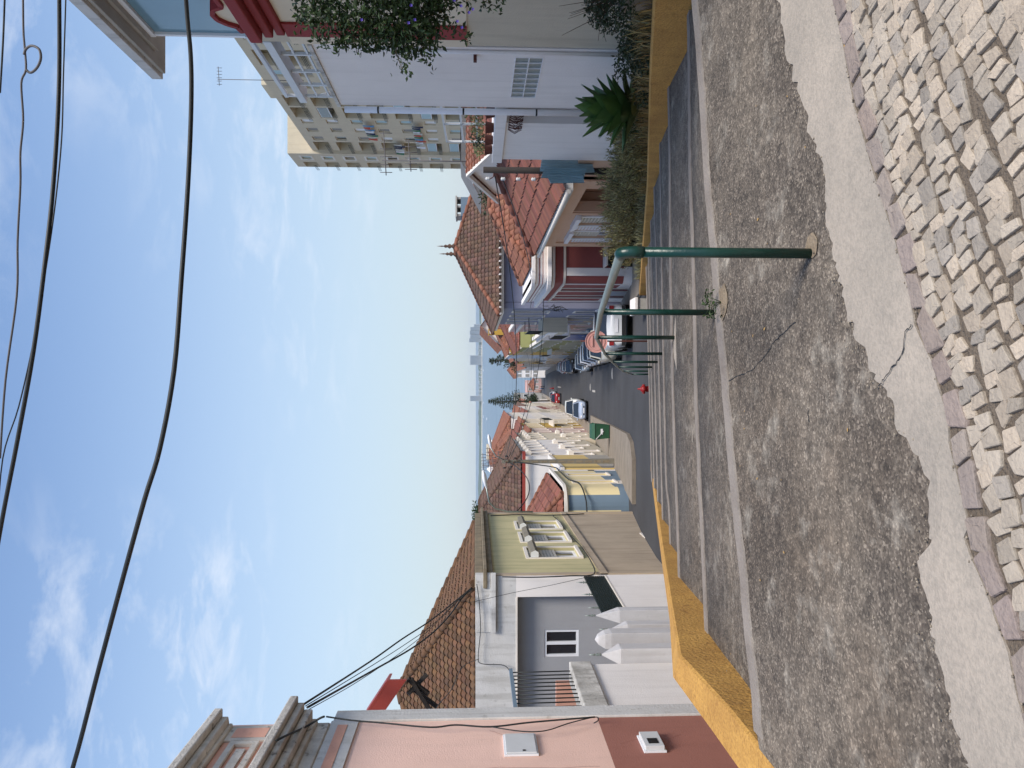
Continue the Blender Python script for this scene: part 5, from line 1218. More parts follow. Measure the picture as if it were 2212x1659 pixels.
for (a, b, zt_, lb) in ((714, 707, 28, 'far tower second from the right in the cluster across the water'), (722, 715.5, 31, 'far tower third from the right in the cluster across the water'), (730, 723.5, 30, 'far tower second from the left in the cluster across the water'), (738.5, 731.5, 34, 'leftmost and tallest far tower in the cluster across the water')):
    tower(fx(b), fx(a), 4180, zt_, lb, 'towers across the water')
tower(fx(767.5), fx(788), 4180, 30, 'broad flat grey slab tower standing alone across the water') if False else tower(fx(788), fx(767.5), 4180, 30, 'broad flat grey slab tower standing alone across the water')
tower(fx(866.5), fx(855), 4180, 29, 'narrow pale tower alone across the water above the conifer')
rr = random.Random(33)
for i in range(26):
    y0 = 745 + i * 4.4 + rr.uniform(-1, 1); w_ = rr.uniform(2.2, 3.6)
    m = MB(); X0, X1 = fx(y0 + w_), fx(y0); zt_ = -36 + rr.uniform(10, 22); m.box(X0, X1, 4200, 4220, -34, zt_, 'far'); m.box(X0 + .8, X1 - .8, 4199, 4199.9, -30, zt_ - 3, 'fardark')
    m.build('seafront_building', label='low pale seafront building in the row across the water', cat='building', group='low buildings along the far shore')
rr = random.Random(2)
for (px_, py_, ln, lb) in ((1052, 905, 9, 'small motor boat crossing the water, left of the conifer'), (1044.5, 900, 12, 'white boat close to the far beach'), (1043, 870, 9, 'small green hulled boat close to the far shore'), (1045, 800, 10, 'white boat moored near the broad far tower')):
    p = PZ(px_ if px_ > 1046 else 1044.5, py_, -36); q = root('boat', p, lb, 'boat')
    m = MB(); k = ln / 2; rows = []
    for t, w_, s_ in ((-1, .5, 1), (-.5, .9, .9), (.2, .9, .9), (.8, .4, 1.1), (1, .05, 1.3)):
        rows.append([(p.x + k * t, p.y - w_, p.z + s_), (p.x + k * t, p.y - w_ * .5, p.z - .2), (p.x + k * t, p.y + w_ * .5, p.z - .2), (p.x + k * t, p.y + w_, p.z + s_)])
    m.grid(rows, 'pvc'); m.face([r_[0] for r_ in rows] + [r_[3] for r_ in rows[::-1]], 'pvc'); m.build('hull', q)
    m = MB(); m.hexa([(p.x - k * .4, p.y - .6, p.z + .9), (p.x + k * .3, p.y - .6, p.z + .9), (p.x + k * .3, p.y + .6, p.z + .9), (p.x - k * .4, p.y + .6, p.z + .9), (p.x - k * .35, p.y - .5, p.z + 2.2), (p.x + k * .1, p.y - .5, p.z + 2.2), (p.x + k * .1, p.y + .5, p.z + 2.2), (p.x - k * .35, p.y + .5, p.z + 2.2)], 'steel'); m.build('cabin', q)

# ================================================================== TREES
def conifer(x, y, zb, zt_, rad, label, seed=0, open_=False):
    t0 = .52; q = root('conifer_tree', (x, y, zb), label, 'tree'); r_ = random.Random(seed); H = zt_ - zb
    m = MB(); m.tube([(x, y, zb), (x, y, zb + H * .5), (x, y, zt_)], [H * .018, H * .011, .03], 'bark', 7); m.build('trunk', q)
    m = MB(); n = 15 if not open_ else 11
    for k in range(n):
        t = t0 + (1 - t0) * k / n; z = zb + H * t; L_ = rad * ((1 - t) / (1 - t0)) ** .75 * (1.1 if not open_ else 1.2) + .12
        if open_: L_ *= r_.uniform(.55, 1.2)
        for j in range(7 if not open_ else 5):
            a = j * 2 * PI / 7 + k * .9 + r_.uniform(-.2, .2); d = Vector((math.cos(a), math.sin(a), .10)); ll = L_ * r_.uniform(.75, 1.1)
            e = Vector((x, y, z)) + d * ll; g = r_.uniform(.5, 1.2); m.t = (g, g, g * .9)
            m.tube([(x, y, z), e], [.05, .02], 'bark', 3, False)
            for s_ in range(int(10 + ll * 7)):
                u = r_.uniform(.15, 1); p = Vector((x, y, z)).lerp(e, u); leaf(m, p + Vector((0, 0, r_.uniform(-.05, .22))), .42 * r_.uniform(.6, 1.2), 'leafd', r_, -.8, .4)
    m.t = 1; m.build('crown', q)
conifer(-4.6, 205, -21.5, -3.3, 2.6, 'dark layered conifer rising against the water at the end of the street', 1)
conifer(4.6, 150, -14, -2.6, 2.0, 'open branched dark conifer above the roofs on the right of the street', 2, True)
def bush(name, c, rad, n, size, label, mt='leafd', seed=0, cat='bush', trunk=True, group=None):
    q = root(name, (c[0], c[1], c[2] - rad[2]), label, cat, group); r_ = random.Random(seed)
    m = MB()
    for k in range(5):
        a = r_.uniform(0, 6.28); m.tube([(c[0], c[1], c[2] - rad[2]), (c[0] + .2 * rad[0] * math.cos(a), c[1] + .2 * rad[1] * math.sin(a), c[2] - rad[2] * .4), (c[0] + .6 * rad[0] * math.cos(a), c[1] + .6 * rad[1] * math.sin(a), c[2] + rad[2] * .3)], [.03 * rad[2], .02 * rad[2], .008 * rad[2]], 'bark', 5)
    m.build('trunk', q); m = MB()
    for k in range(9):
        a = r_.uniform(0, 6.28); rr_ = r_.uniform(.2, .6); cc = (c[0] + rad[0] * rr_ * math.cos(a), c[1] + rad[1] * rr_ * math.sin(a), c[2] + rad[2] * r_.uniform(-.4, .5))
        leafblob(m, cc, [v_ * r_.uniform(.4, .6) for v_ in rad], n // 9, size, mt, r_)
    m.t = 1; m.build('foliage', q); return q
bush('broadleaf_tree', (-5.0, 200, -14.5), (3.0, 2.4, 2.2), 1500, .5, 'bright green bushy treetop under the conifer at the street end', 'leaf', 5, 'tree')
bush('broadleaf_tree', (-9.5, 57.5, -.3), (1.3, 1.3, .62), 1000, .22, 'green treetop showing above the brown roof on the left', 'leaf', 6, 'tree')
bush('broadleaf_tree', (11, 165, -8.4), (4, 3, 1.6), 1100, .5, 'brownish green treetop above the white roofs on the right of the street', 'lav', 7, 'tree')
bush('roof_bush', (8.0, 32.3, -.62), (1.1, .8, .5), 500, .14, 'dark bush growing against the grey roof behind the white gable', 'leafd', 8)

# ================================================================== PLANTS ON THE RIGHT
q = root('agave', (4.12, 11.0, -2.42), 'large green agave with broad pointed leaves in front of the white wall', 'agave'); ra = random.Random(14)
base = Vector((3.98, 11.05, -2.36)); nl = 38
for k in range(nl):
    t = k / nl; az = k * 2.39996; elv = lerp(R(12), R(84), t ** .8); L_ = lerp(.62, .72, math.sin(PI * t)) * ra.uniform(.9, 1.12); w_ = .215
    d = Vector((math.cos(az) * math.cos(elv), math.sin(az) * math.cos(elv), math.sin(elv))); sdv = d.cross(Vector((0, 0, 1))).normalized(); nn = sdv.cross(d)
    if nn.z < 0: nn = -nn
    rows = []
    for i in range(9):
        u = i / 8; w2 = w_ * (.50 + .62 * math.sin(PI * min(1, u * .95 + .12)) ** .8) * (1 - u ** 5) * .62
        if i == 8: w2 = .002
        p = base + Vector((0, 0, .22 * t)) + d * (L_ * u) + Vector((0, 0, -.10 * u * u * math.cos(elv) + .05 * u)) 
        rows.append([p - sdv * w2 + nn * w2 * .38, p - sdv * w2 * .5 + nn * w2 * .08, p, p + sdv * w2 * .5 + nn * w2 * .08, p + sdv * w2 + nn * w2 * .38])
    m = MB(); g = ra.uniform(.7, 1.25); m.t = (g * (1.7 if k in (2, 5) else 1), g, g * ra.uniform(.6, 1.0)); m.grid(rows, 'agave'); m.grid([[p - nn * .012 for p in rw] for rw in rows], 'agave'); m.build('leaf', q)
def grass(name, y0, y1, x0, x1, n, h, mt, label, seed, lean=.5, kind='stuff'):
    r_ = random.Random(seed); m = MB()
    for _ in range(n):
        y = r_.uniform(y0, y1); x = r_.uniform(x0, x1) + wr_x(y) - 3.7; z = wr_z(y) - .03; L_ = h * r_.uniform(.4, 1.25); a = r_.uniform(0, 6.28); l = r_.uniform(.1, lean)
        d = Vector((math.cos(a) * l, math.sin(a) * l, 1)).normalized(); s_ = Vector((-math.sin(a), math.cos(a), 0)) * r_.uniform(.004, .009)
        p = Vector((x, y, z)); q_ = p + d * L_ * .55; e = p + d * L_ + Vector((math.cos(a), math.sin(a), -.3)) * L_ * .25; g = r_.uniform(.5, 1.3); m.t = (g, g * r_.uniform(.9, 1.05), g * r_.uniform(.75, 1.1))
        m.face([p - s_, p + s_, q_ + s_ * .8, q_ - s_ * .8], mt); m.face([q_ - s_ * .8, q_ + s_ * .8, e], mt)
    m.t = 1
    return m.build(name, label=label, cat='grass', kind=kind)
grass('dry_grass', 6.2, 15.5, 3.9, 4.8, 4200, .30, 'drygrass', 'dry straw coloured grass along the planting bed', 1)
grass('green_grass', 6.4, 23.5, 3.92, 4.85, 4200, .26, 'lav', 'grey green weeds filling the planting bed', 2, .8)
grass('dark_weeds', 8.2, 13.5, 4.0, 4.75, 2600, .22, 'leafd', 'dark low weeds under the agave', 3, .9)
def shrub(c, rx, ry, h, label, seed, mt='lav'):
    q = root('lavender_shrub', c, label, 'shrub', 'grey green shrubs along the right wall'); r_ = random.Random(seed); m = MB(); m2 = MB()
    c = Vector(c)
    for k in range(150):
        a = r_.uniform(0, 6.28); l = math.sqrt(r_.random()); e = c + Vector((rx * l * math.cos(a), ry * l * math.sin(a), h * (1 - .55 * l * l) * r_.uniform(.75, 1.1)))
        st = c + Vector((rx * .3 * l * math.cos(a), ry * .3 * l * math.sin(a), 0)); m2.tube([st, st.lerp(e, .6) + Vector((0, 0, .04)), e], [.006, .004, .002], 'bark', 3, False)
        for s_ in range(34):
            u = r_.uniform(.25, 1.03); p = st.lerp(e, u) + Vector((r_.gauss(0, .02), r_.gauss(0, .02), r_.gauss(0, .02))); d = ((e - st).normalized() + Vector((r_.gauss(0, .5), r_.gauss(0, .5), r_.gauss(0, .4)))).normalized()
            g = r_.uniform(.45, 1.35); m.t = (g * r_.uniform(.9, 1.2), g, g * r_.uniform(.7, 1.05)); s2 = d.cross(Vector((r_.random(), r_.random(), r_.random()))).normalized() * .011
            m.face([p - s2, p + s2, p + d * r_.uniform(.05, .09)], mt)
    m.t = 1; m2.build('stems', q); m.build('foliage', q)
for i, (x, y, rx, ry, h, lb) in enumerate(((4.25, 13.0, .48, .65, .62, 'low grey green shrub just past the agave'), (4.3, 14.6, .52, .75, .72, 'grey green shrub in front of the low white garden wall'), (4.3, 16.2, .6, .85, 1.0, 'tall straw tipped shrub below the teal sheets'), (4.2, 17.9, .6, .85, 1.0, 'bushy grey green shrub in front of the tan recess'), (4.15, 19.6, .62, .9, 1.1, 'large grey green shrub below the white shuttered windows'), (3.9, 21.5, .62, .95, 1.15, 'last and tallest grey green shrub beside the end of the yellow wall'))):
    shrub((x, y, wr_z(y) - .02), rx, ry, h, lb, 40 + i)
bush('low_bush', (4.2, 9.5, wr_z(9.5) + .16), (.42, .75, .24), 2200, .06, 'dark low bush between the potted shrub and the agave', 'leafd', 61)
bush('low_bush', (4.12, 10.6, wr_z(10.6) + .10), (.34, .6, .20), 1500, .06, 'dark low bush tucked under the agave leaves', 'leafd', 62)
bush('low_bush', (4.15, 12.2, wr_z(12.2) + .16), (.38, .65, .24), 1800, .06, 'dark green low bush on the far side of the agave', 'leaf', 63)
# potted dark shrub at the right edge
q = root('potted_shrub', (4.05, 7.9, -1.85), 'dark twiggy shrub in a pale grey pot at the right edge by the cream wall', 'shrub'); pz = wr_z(7.9)
m = MB(); m.lathe([(.14, 0), (.19, .3), (.2, .32), (.17, .32), (.16, .28)], 'concrete', (4.05, 7.9, pz), 14); m.build('pot', q)
m = MB(); r_ = random.Random(3)
for k in range(60):
    a = r_.uniform(0, 6.28); l = r_.uniform(.2, .48); m.tube([(4.05, 7.9, pz + .3), (4.05 + l * .5 * math.cos(a), 7.9 + l * .5 * math.sin(a), pz + .45 + .1 * r_.random()), (4.05 + l * math.cos(a), 7.9 + l * math.sin(a), pz + .3 + r_.uniform(.0, .65))], [.008, .005, .002], 'bark', 4, False)
m.build('twigs', q); m = MB(); leafblob(m, (4.05, 7.9, pz + .42), (.40, .42, .30), 2600, .05, 'leafd', r_, shell=.6); m.t = 1; m.build('foliage', q)
# flowering shrub hanging into the frame
q = root('flowering_shrub', (3.9, 6.4, -1.6), 'leafy climbing shrub with violet flowers hanging before the cream building', 'shrub'); r_ = random.Random(77)
m = MB(); m.tube([(4.3, 6.3, -1.7), (4.2, 6.3, -.5), (4.0, 6.3, .4), (3.7, 6.3, .8)], [.09, .07, .05, .03], 'bark', 8)
tips = []
for k in range(70):
    a = r_.uniform(0, 6.28); b = r_.uniform(-1.0, 1.1); st = Vector((3.85, 6.3, .62)); d = Vector((math.cos(a) * math.cos(b) - .35, math.sin(a) * math.cos(b) * .7, math.sin(b))); L_ = r_.uniform(.45, .80)
    e = st + d.normalized() * L_; mid = st.lerp(e, .55) + Vector((0, 0, .08)); m.tube([st, mid, e + Vector((0, 0, -.06))], [.012, .007, .003], 'bark', 4, False); tips.append((st, mid, e))
hang = []
for (x_, y_), L_ in (((2.62, 6.3), .5), ((2.75, 6.15), .42), ((2.9, 6.4), .5), ((2.85, 6.2), .75), ((3.0, 6.3), .62)):
    pass
m.build('branches', q)
m = MB(); fl = MB()
def dens(c, rad, n, s=.058):
    leafblob(m, c, rad, n, s, 'leaf', r_, shell=.5, droop=.35)
dens((3.45, 6.3, .80), (.72, .6, .58), 4600); dens((3.05, 6.3, .62), (.36, .4, .40), 1500); dens((3.22, 6.3, .42), (.28, .35, .28), 900); dens((3.5, 6.3, .28), (.35, .4, .26), 800)
dens((2.84, 6.25, .92), (.16, .2, .20), 260); dens((2.80, 6.25, .50), (.16, .2, .26), 380); dens((2.93, 6.3, 1.18), (.22, .25, .20), 420); dens((3.1, 6.3, 1.34), (.22, .25, .16), 320); dens((3.2, 6.3, .12), (.12, .2, .16), 100)
for (a, b, n_) in (((2.85, 6.25, .62), (2.50, 6.2, .58), 90), ((2.9, 6.25, .42), (2.58, 6.2, .38), 70), ((3.0, 6.3, .25), (2.78, 6.2, .05), 60), ((3.05, 6.3, 1.35), (2.85, 6.2, 1.42), 50), ((3.2, 6.3, 0.0), (3.02, 6.2, -.22), 60), ((2.95, 6.3, .95), (2.66, 6.25, .95), 60)):
    a = Vector(a); b = Vector(b); m.t = 1; m.tube([a, a.lerp(b, .5) + Vector((0, 0, .04)), b], [.006, .004, .002], 'bark', 4, False)
    for k in range(n_): leaf(m, a.lerp(b, r_.random()) + Vector((r_.gauss(0, .035), r_.gauss(0, .035), r_.gauss(0, .035))), .05 * r_.uniform(.7, 1.2), 'leaf', r_, .3)
m.t = 1; m.build('foliage', q)
for k in range(22):
    a = r_.uniform(1.6, 4.6); p = Vector((3.25 + .62 * math.cos(a) * r_.uniform(.4, 1), 6.0 - .25 * r_.random(), .65 + .75 * math.sin(a * 1.7) * r_.uniform(.2, 1)))
    fl = MB()
    for j in range(5):
        b = 2 * PI * j / 5; fl.face([p, p + Vector((.010 * math.cos(b), -.004, .010 * math.sin(b))), p + Vector((.014 * math.cos(b + .5), -.008, .014 * math.sin(b + .5))), p + Vector((.010 * math.cos(b + 1.1), -.004, .010 * math.sin(b + 1.1)))], 'flower')
    fl.build('flower', q)

# ================================================================== STREET FURNITURE
q = root('hydrant', (-.15, 22.9, -5.5), 'short red hydrant standing at the foot of the stairs', 'hydrant'); zb = zs(22.9) - .05
m = MB(); m.lathe([(.12, 0), (.12, .04), (.09, .05), (.09, .24), (.115, .25), (.115, .33), (.09, .35), (.06, .38), (.03, .40), (.025, .47), (.0, .48)], 'hydr', (-.15, 22.9, zb), 14); m.build('body', q)
for sx in (-1, 1):
    m = MB(); m.tube([(-.15 + sx * .09, 22.9, zb + .29), (-.15 + sx * .14, 22.9, zb + .29)], .04, 'hydr', 10); m.build('outlet', q)
q = root('road_sign', (1.22, 21.7, -5.1), 'round faded pink road sign on a thin post behind the handrail', 'sign')
m = MB(); m.tube([(1.22, 21.72, zs(21.7) - .2), (1.22, 21.72, -2.98)], .022, 'rust', 8); m.build('post', q)
m = MB(); zc = -3.42
m.grid([[(1.20 + r_ * math.cos(t), 21.66 + dy, zc + r_ * math.sin(t)) for t in [2 * PI * k / 32 for k in range(32)]] for r_, dy in ((.001, 0), (.22, 0), (.225, -.012), (.245, -.012), (.25, 0), (.30, 0), (.305, -.02), (.315, -.02), (.315, .02), (.001, .02))], 'signback', False, True)
m.build('disc', q)
m = MB(); m.box(1.06, 1.38, 21.63, 21.655, zc + .10, zc + .13, 'signback'); m.box(1.06, 1.38, 21.63, 21.655, zc - .13, zc - .10, 'signback'); m.build('bracket', q)
def sagline(a, b, sag, n=14): return [Vector(a).lerp(Vector(b), k / n) - Vector((0, 0, sag * 4 * (k / n) * (1 - k / n))) for k in range(n + 1)]
Xp, Yp = -4.0, 39.6; zb = zs(Yp)
q = root('street_pole', (Xp, Yp, zb), 'tall ribbed concrete pole carrying wires and a lamp on the left pavement', 'pole')
m = MB(); ztp = -1.35; m.hexa([(Xp - .13, Yp - .12, zb), (Xp + .13, Yp - .12, zb), (Xp + .13, Yp + .12, zb), (Xp - .13, Yp + .12, zb), (Xp - .08, Yp - .08, ztp), (Xp + .08, Yp - .08, ztp), (Xp + .08, Yp + .08, ztp), (Xp - .08, Yp + .08, ztp)], 'pole')
m.build('shaft', q)
m = MB()
for k in range(12):
    z = lerp(zb + .4, ztp - .5, k / 11); w_ = lerp(.06, .035, k / 11); m.box(Xp - w_, Xp + w_, Yp - .126 + .003 * k, Yp - .08, z, z + .34, 'cornice')
m.build('recess', q)
m = MB(); m.tube([(Xp, Yp, ztp - .3), (Xp + .3, Yp - .1, ztp + .3), (Xp + .7, Yp - .2, ztp + .55)], .03, 'galv', 8); m.build('arm', q)
def lampk(p, d, par):
    m = MB(); p = Vector(p); d = Vector(d).normalized(); s_ = d.cross(Vector((0, 0, 1))).normalized()
    rows = []
    for t, w_, h_ in ((0, .03, .03), (.12, .09, .06), (.35, .14, .09), (.6, .13, .08), (.78, .04, .03)):
        rows.append([p + d * t + s_ * w_ * math.cos(a) + Vector((0, 0, h_ * math.sin(a))) for a in [2 * PI * k / 10 for k in range(10)]])
    m.grid(rows, 'pvc', True, True); m.face(rows[0], 'pvc'); m.face(rows[-1], 'pvc'); m.build('lamp_head', par)
lampk((Xp + .7, Yp - .2, ztp + .55), (.6, -.2, .12), q)
m = MB()
for dx, dz in ((-.3, -.25), (.3, -.35), (-.25, -.6), (.2, -.8)):
    m.bar((Xp, Yp - .12, ztp + dz), (Xp + dx, Yp - .2, ztp + dz + .05), .03, .03, 'rust'); m.lathe([(.03, 0), (.05, .04), (.03, .08), (.045, .12), (.01, .14)], 'cable', (Xp + dx, Yp - .2, ztp + dz + .05), 8)
m.build('insulator', q)
# lamp bracket on the olive building's corner with its bundle of cables
q = root('wall_lamp', (-4.9, 29.5, -1), 'white street lamp on a curved pipe bracket at the corner of the olive building', 'street lamp')
m = MB(); m.tube([(-4.9, 29.4, -2.2), (-4.88, 29.4, -1.2), (-4.75, 29.35, -.75), (-4.5, 29.3, -.52), (-3.95, 29.1, -.42)], .03, 'galv', 8); m.build('bracket', q); lampk((-3.95, 29.1, -.42), (.62, -.25, .12), q)

# cables
def cable(pts, r, label, mt='cable', group=None, n=7, name='overhead_cable', smooth=True):
    P = [Vector(p) for p in pts]
    if smooth and len(P) > 2:
        out = []
        for i in range(len(P) - 1):
            p0 = P[max(i - 1, 0)]; p1 = P[i]; p2 = P[i + 1]; p3 = P[min(i + 2, len(P) - 1)]
            for k in range(5):
                t = k / 5; out.append(.5 * ((2 * p1) + (p2 - p0) * t + (2 * p0 - 5 * p1 + 4 * p2 - p3) * t * t + (3 * p1 - p0 - 3 * p2 + p3) * t ** 3))
        out.append(P[-1]); P = out
    m = MB(); m.tube(P, r, mt, n); return m.build(name, label=label, cat='cable', group=group)
Lr = lambda x0, x1, y: None
cable([PY(20, 2060, 8.0), PY(90, 1860, 7.7), PY(157, 1659, 7.4), PY(212, 1450, 7.1), PY(262, 1262, 6.9), PY(312, 1080, 6.8), PY(345, 970, 6.8), PY(376, 800, 6.8), PY(392, 600, 6.9), PY(406, 400, 7.1), PY(413, 230, 7.3), PY(412, 120, 7.5), PY(402, 0, 7.8), PY(385, -300, 8.4)], .0205, 'thickest black overhead cable crossing the whole sky', n=10)
cable([PY(-60, 1500, 7.6), PY(0, 1148, 7.2), PY(36, 960, 7.1), PY(72, 760, 7.0), PY(98, 560, 7.0), PY(115, 400, 7.1), PY(127, 200, 7.3), PY(128, 0, 7.6), PY(125, -300, 8.2)], .0185, 'thick black cable bundle crossing the upper corner of the sky', n=10)
cable([PY(-8, 1160, 8.0), PY(6, 990, 7.8), PY(40, 880, 7.6), PY(72, 740, 7.4), PY(96, 600, 7.2), PY(118, 450, 7.0), PY(133, 300, 7.1), PY(137, 160, 7.3), PY(142, 0, 7.6), PY(150, -300, 8.2)], .0065, 'thin black wire beside the upper thick cable', n=6)
cable([PY(0, 990, 6.6), PY(12, 820, 6.5), PY(36, 640, 6.5), PY(38, 520, 6.5), PY(44, 400, 6.5), PY(44, 330, 6.5), PY(50, 260, 6.5), PY(46, 180, 6.5), PY(56, 150, 6.5), PY(53, 100, 6.6), PY(50, 40, 6.7), PY(49, -200, 7)], .0085, 'thin wavy grey cable with a coiled loop near the top', 'greycab')
cable([PY(56, 150, 6.5), PY(66, 157, 6.5), PY(80, 146, 6.48), PY(88, 126, 6.46), PY(84, 106, 6.46), PY(68, 99, 6.48), PY(56, 106, 6.5), PY(52, 118, 6.5)], .0105, 'small coiled loop hanging on the wavy grey cable', 'greycab', name='cable_loop')
cable([PY(0, 200, 6.5), PY(6, 100, 6.6), PY(10, 0, 6.7), PY(16, -200, 7)], .008, 'short stretch of dark wire at the very top corner')
def bun(pts): return [PY(x, y, lerp(11.5, 20.5, ((x - 655) / 378) ** .9 if x > 655 else 0)) for x, y in pts]
cm = [bun([(655, 1522), (801, 1428), (869, 1380), (932, 1339), (998, 1287), (1023, 1266), (1040, 1254)]),
      bun([(664, 1528), (806, 1448), (887, 1402), (937, 1365), (973, 1327), (1000, 1290), (1036, 1256)]),
      bun([(660, 1525), (803, 1438), (878, 1390), (934, 1350), (990, 1296), (1030, 1262)]),
      bun([(668, 1532), (770, 1474), (868, 1408), (930, 1358), (990, 1298), (1036, 1262)])]
for i, c in enumerate(cm): cable(c, (.017, .019, .008, .007)[i], ('uppermost black cable of the bundle from the pink cornice to the white parapet', 'lowest thick black cable of the bundle from the pink cornice to the white parapet', 'thin wire in the middle of the bundle from the pink cornice', 'thin wire just above the lowest cable of the bundle from the pink cornice')[i], name='overhead_cable')
W = lambda x, y: PX(x, y, -4.86)
cable([W(705, 1548), W(760, 1556), W(830, 1562), W(930, 1571), W(985, 1566), W(1060, 1570), W(1150, 1560), W(1285, 1549)], .012, 'black cable clipped down the edge of the pink wall', name='wall_cable')
cable([W(1060, 1570), W(1130, 1580), W(1180, 1578), W(1230, 1562), W(1285, 1549), W(1292, 1556), W(1283, 1562)], .008, 'thin black wire sagging in a loop on the pink wall', name='wall_cable')
cable([PX(700, 1548, -4.65), PX(690, 1552, -4.7), PX(660, 1570, -4.8), PX(620, 1588, -4.62), PX(596, 1600, -4.6)], .016, 'knotted black cable end at the pink cornice', name='wall_cable')
cable([PY(930, 1565, 11.5), PY(945, 1525, 13.0), PY(975, 1490, 15), PY(1000, 1440, 17), PY(1034, 1424, 19.9)], .008, 'thin wire sagging across the mossy roof', name='overhead_cable')
G = lambda x, y: PY(x, y, 19.90)
cable([G(1030, 1262), G(1035, 1300), G(1038, 1360), G(1033, 1420), G(1042, 1434), G(1088, 1437), G(1104, 1455), G(1112, 1470)], .010, 'black cable looping down the white parapet', name='wall_cable')
O = lambda x, y: PX(x, y, -4.93)
cable([O(1060, 1114), O(1120, 1112), O(1190, 1113), O(1262, 1110)], .022, 'thick cable bundle down the far corner of the olive building', name='wall_cable')
cable([O(1193, 1113), O(1210, 1128), O(1222, 1145), O(1235, 1160), O(1255, 1180), O(1262, 1190), O(1275, 1210), O(1283, 1240), O(1230, 1244), O(1150, 1247), O(1085, 1246)], .016, 'black cable snaking under the olive building windows', name='wall_cable')
cable([O(1050, 1114), O(1053, 1160), O(1052, 1200), O(1050, 1240)], .015, 'dark cable lying along the mossy cornice', name='wall_cable')
cable([PY(1283, 1243, 19.9), PY(1200, 1262, 19.7), PY(1110, 1280, 19.6), PY(1040, 1296, 19.4), PY(1012, 1302, 18.5)], .006, 'thin slanting wire in front of the white pilaster', name='overhead_cable')
pp = Vector((-4.0, 39.5, -1.7)); oc = Vector((-4.88, 29.5, -1.6))
cable(sagline(pp, oc, .75), .022, 'thick cable sagging from the street pole to the olive building', smooth=False)
cable([(-4.0, 39.5, -2.0), (-4.2, 38.8, -3.9), (-4.26, 37.5, -4.1), (-4.24, 34, -4.15), (-4.22, 32.4, -4.4), (-4.6, 31.5, -4.5), (-5.2, 31.25, -4.55), (-7, 31.22, -4.6)], .03, 'cable wrapped round the yellow corner house', name='wall_cable')
far = [((-4.0, 39.5, -1.5), (-4.3, 86, -5), .5, 'wire running from the street pole down the left row of houses'), ((-4.0, 39.5, -1.7), (3.7, 30.5, -2.7), .5, 'wire crossing the street from the pole to the red corner house'),
       ((-4.0, 39.5, -1.6), (3.7, 47, -3.3), .6, 'wire crossing the street from the pole to the violet house'), ((3.7, 34, -2.7), (3.8, 95, -6), .5, 'wire running down the right row of houses'), ((3.6, 36.4, -2.6), (4.75, 17.6, -.6), .3, 'wire from the violet house to the dark wooden pole'),
       ((-4.0, 39.5, -1.5), (4.75, 17.6, -.45), .55, 'long wire from the street pole to the dark wooden pole'), ((-4.3, 86, -5), (3.9, 70, -5), .8, 'wire crossing low over the middle of the street'), ((-4.3, 110, -7), (4.1, 98, -6.5), .8, 'wire crossing the street beyond the yellow balcony')]
for a, b, s_, lb in far: cable(sagline(a, b, s_), .014, lb, smooth=False, n=5)
m = MB(); rr = random.Random(4)
for j in range(16):
    p = Vector((3.62, 35.6, -3.5)) + Vector((rr.uniform(-.15, .05), rr.uniform(-.3, .3), rr.uniform(-.5, .5))); m.tube([p, p + Vector((rr.uniform(-.2, 0), rr.uniform(-.3, .3), rr.uniform(-.3, .3))), p + Vector((rr.uniform(-.15, .05), rr.uniform(-.4, .4), rr.uniform(-.4, .4)))], .012, 'cable', 4)
m.build('cable_tangle', label='tangle of black cables on the corner of the red and violet houses', cat='cable')
# aerials
def aerial(x, y, zb, zt_, label, arms=2):
    q = root('aerial', (x, y, zb), label, 'aerial', None); m = MB(); m.tube([(x, y, zb), (x, y, zt_)], .018 + .0002 * y, 'greycab', 5); m.build('mast', q)
    for k in range(arms):
        m = MB(); z = zt_ - .15 - .9 * k; L_ = 1.1 - .3 * k; m.tube([(x - L_ * .5, y, z), (x + L_, y, z + .1)], .012 + .0002 * y, 'greycab', 4)
        for j in range(6): xx = x - L_ * .4 + L_ * 1.3 * j / 5; m.tube([(xx, y, z - .22), (xx, y, z + .22)], .008 + .0002 * y, 'greycab', 4)
        m.build('antenna', q)
aerial(8.15, 28.2, -1.5, 3.4, 'tall thin television aerial against the sky beside the apartment block', 2)
aerial(26.5, 68, 15, 22.4, 'small aerial above the pergola in front of the apartment block', 1)
aerial(-6.2, 62, -2.0, 1.0 - 1.9, 'small aerial over the brown hipped roof', 2)
aerial(-7.4, 70, -3, -.6, 'second small aerial behind the brown hipped roof', 2)
# green bin
q = root('waste_bin', (-2.75, 44.9, -8), 'green wheeled waste container on the left pavement', 'bin'); zb = zs(44.6) + .14; x0, x1, y0, y1 = -3.2, -2.28, 43.9, 44.8
m = MB(); m.hexa([(x0 + .08, y0 + .05, zb + .12), (x1 - .08, y0 + .05, zb + .12), (x1 - .08, y1, zb + .12), (x0 + .08, y1, zb + .12), (x0, y0, zb + .95), (x1, y0, zb + .95), (x1, y1, zb + .95), (x0, y1, zb + .95)], 'bin'); m.box(x0 + .3, x0 + .62, y0 - .01, y0 + .03, zb + .5, zb + .62, 'pvc'); m.build('body', q)
m = MB(); m.hexa([(x0 - .03, y0 - .04, zb + .955), (x1 + .03, y0 - .04, zb + .955), (x1 + .03, y1 + .02, zb + .955), (x0 - .03, y1 + .02, zb + .955), (x0 + .05, y0 + .15, zb + 1.12), (x1 - .05, y0 + .15, zb + 1.12), (x1 - .05, y1 - .1, zb + 1.15), (x0 + .05, y1 - .1, zb + 1.15)], 'bin'); m.build('lid', q, bevel=.02)
for x_ in (x0 + .12, x1 - .12):
    m = MB(); m.tube([(x_ - .03, y0 + .12, zb + .07), (x_ + .03, y0 + .12, zb + .07)], .07, 'black', 10); m.build('wheel', q)
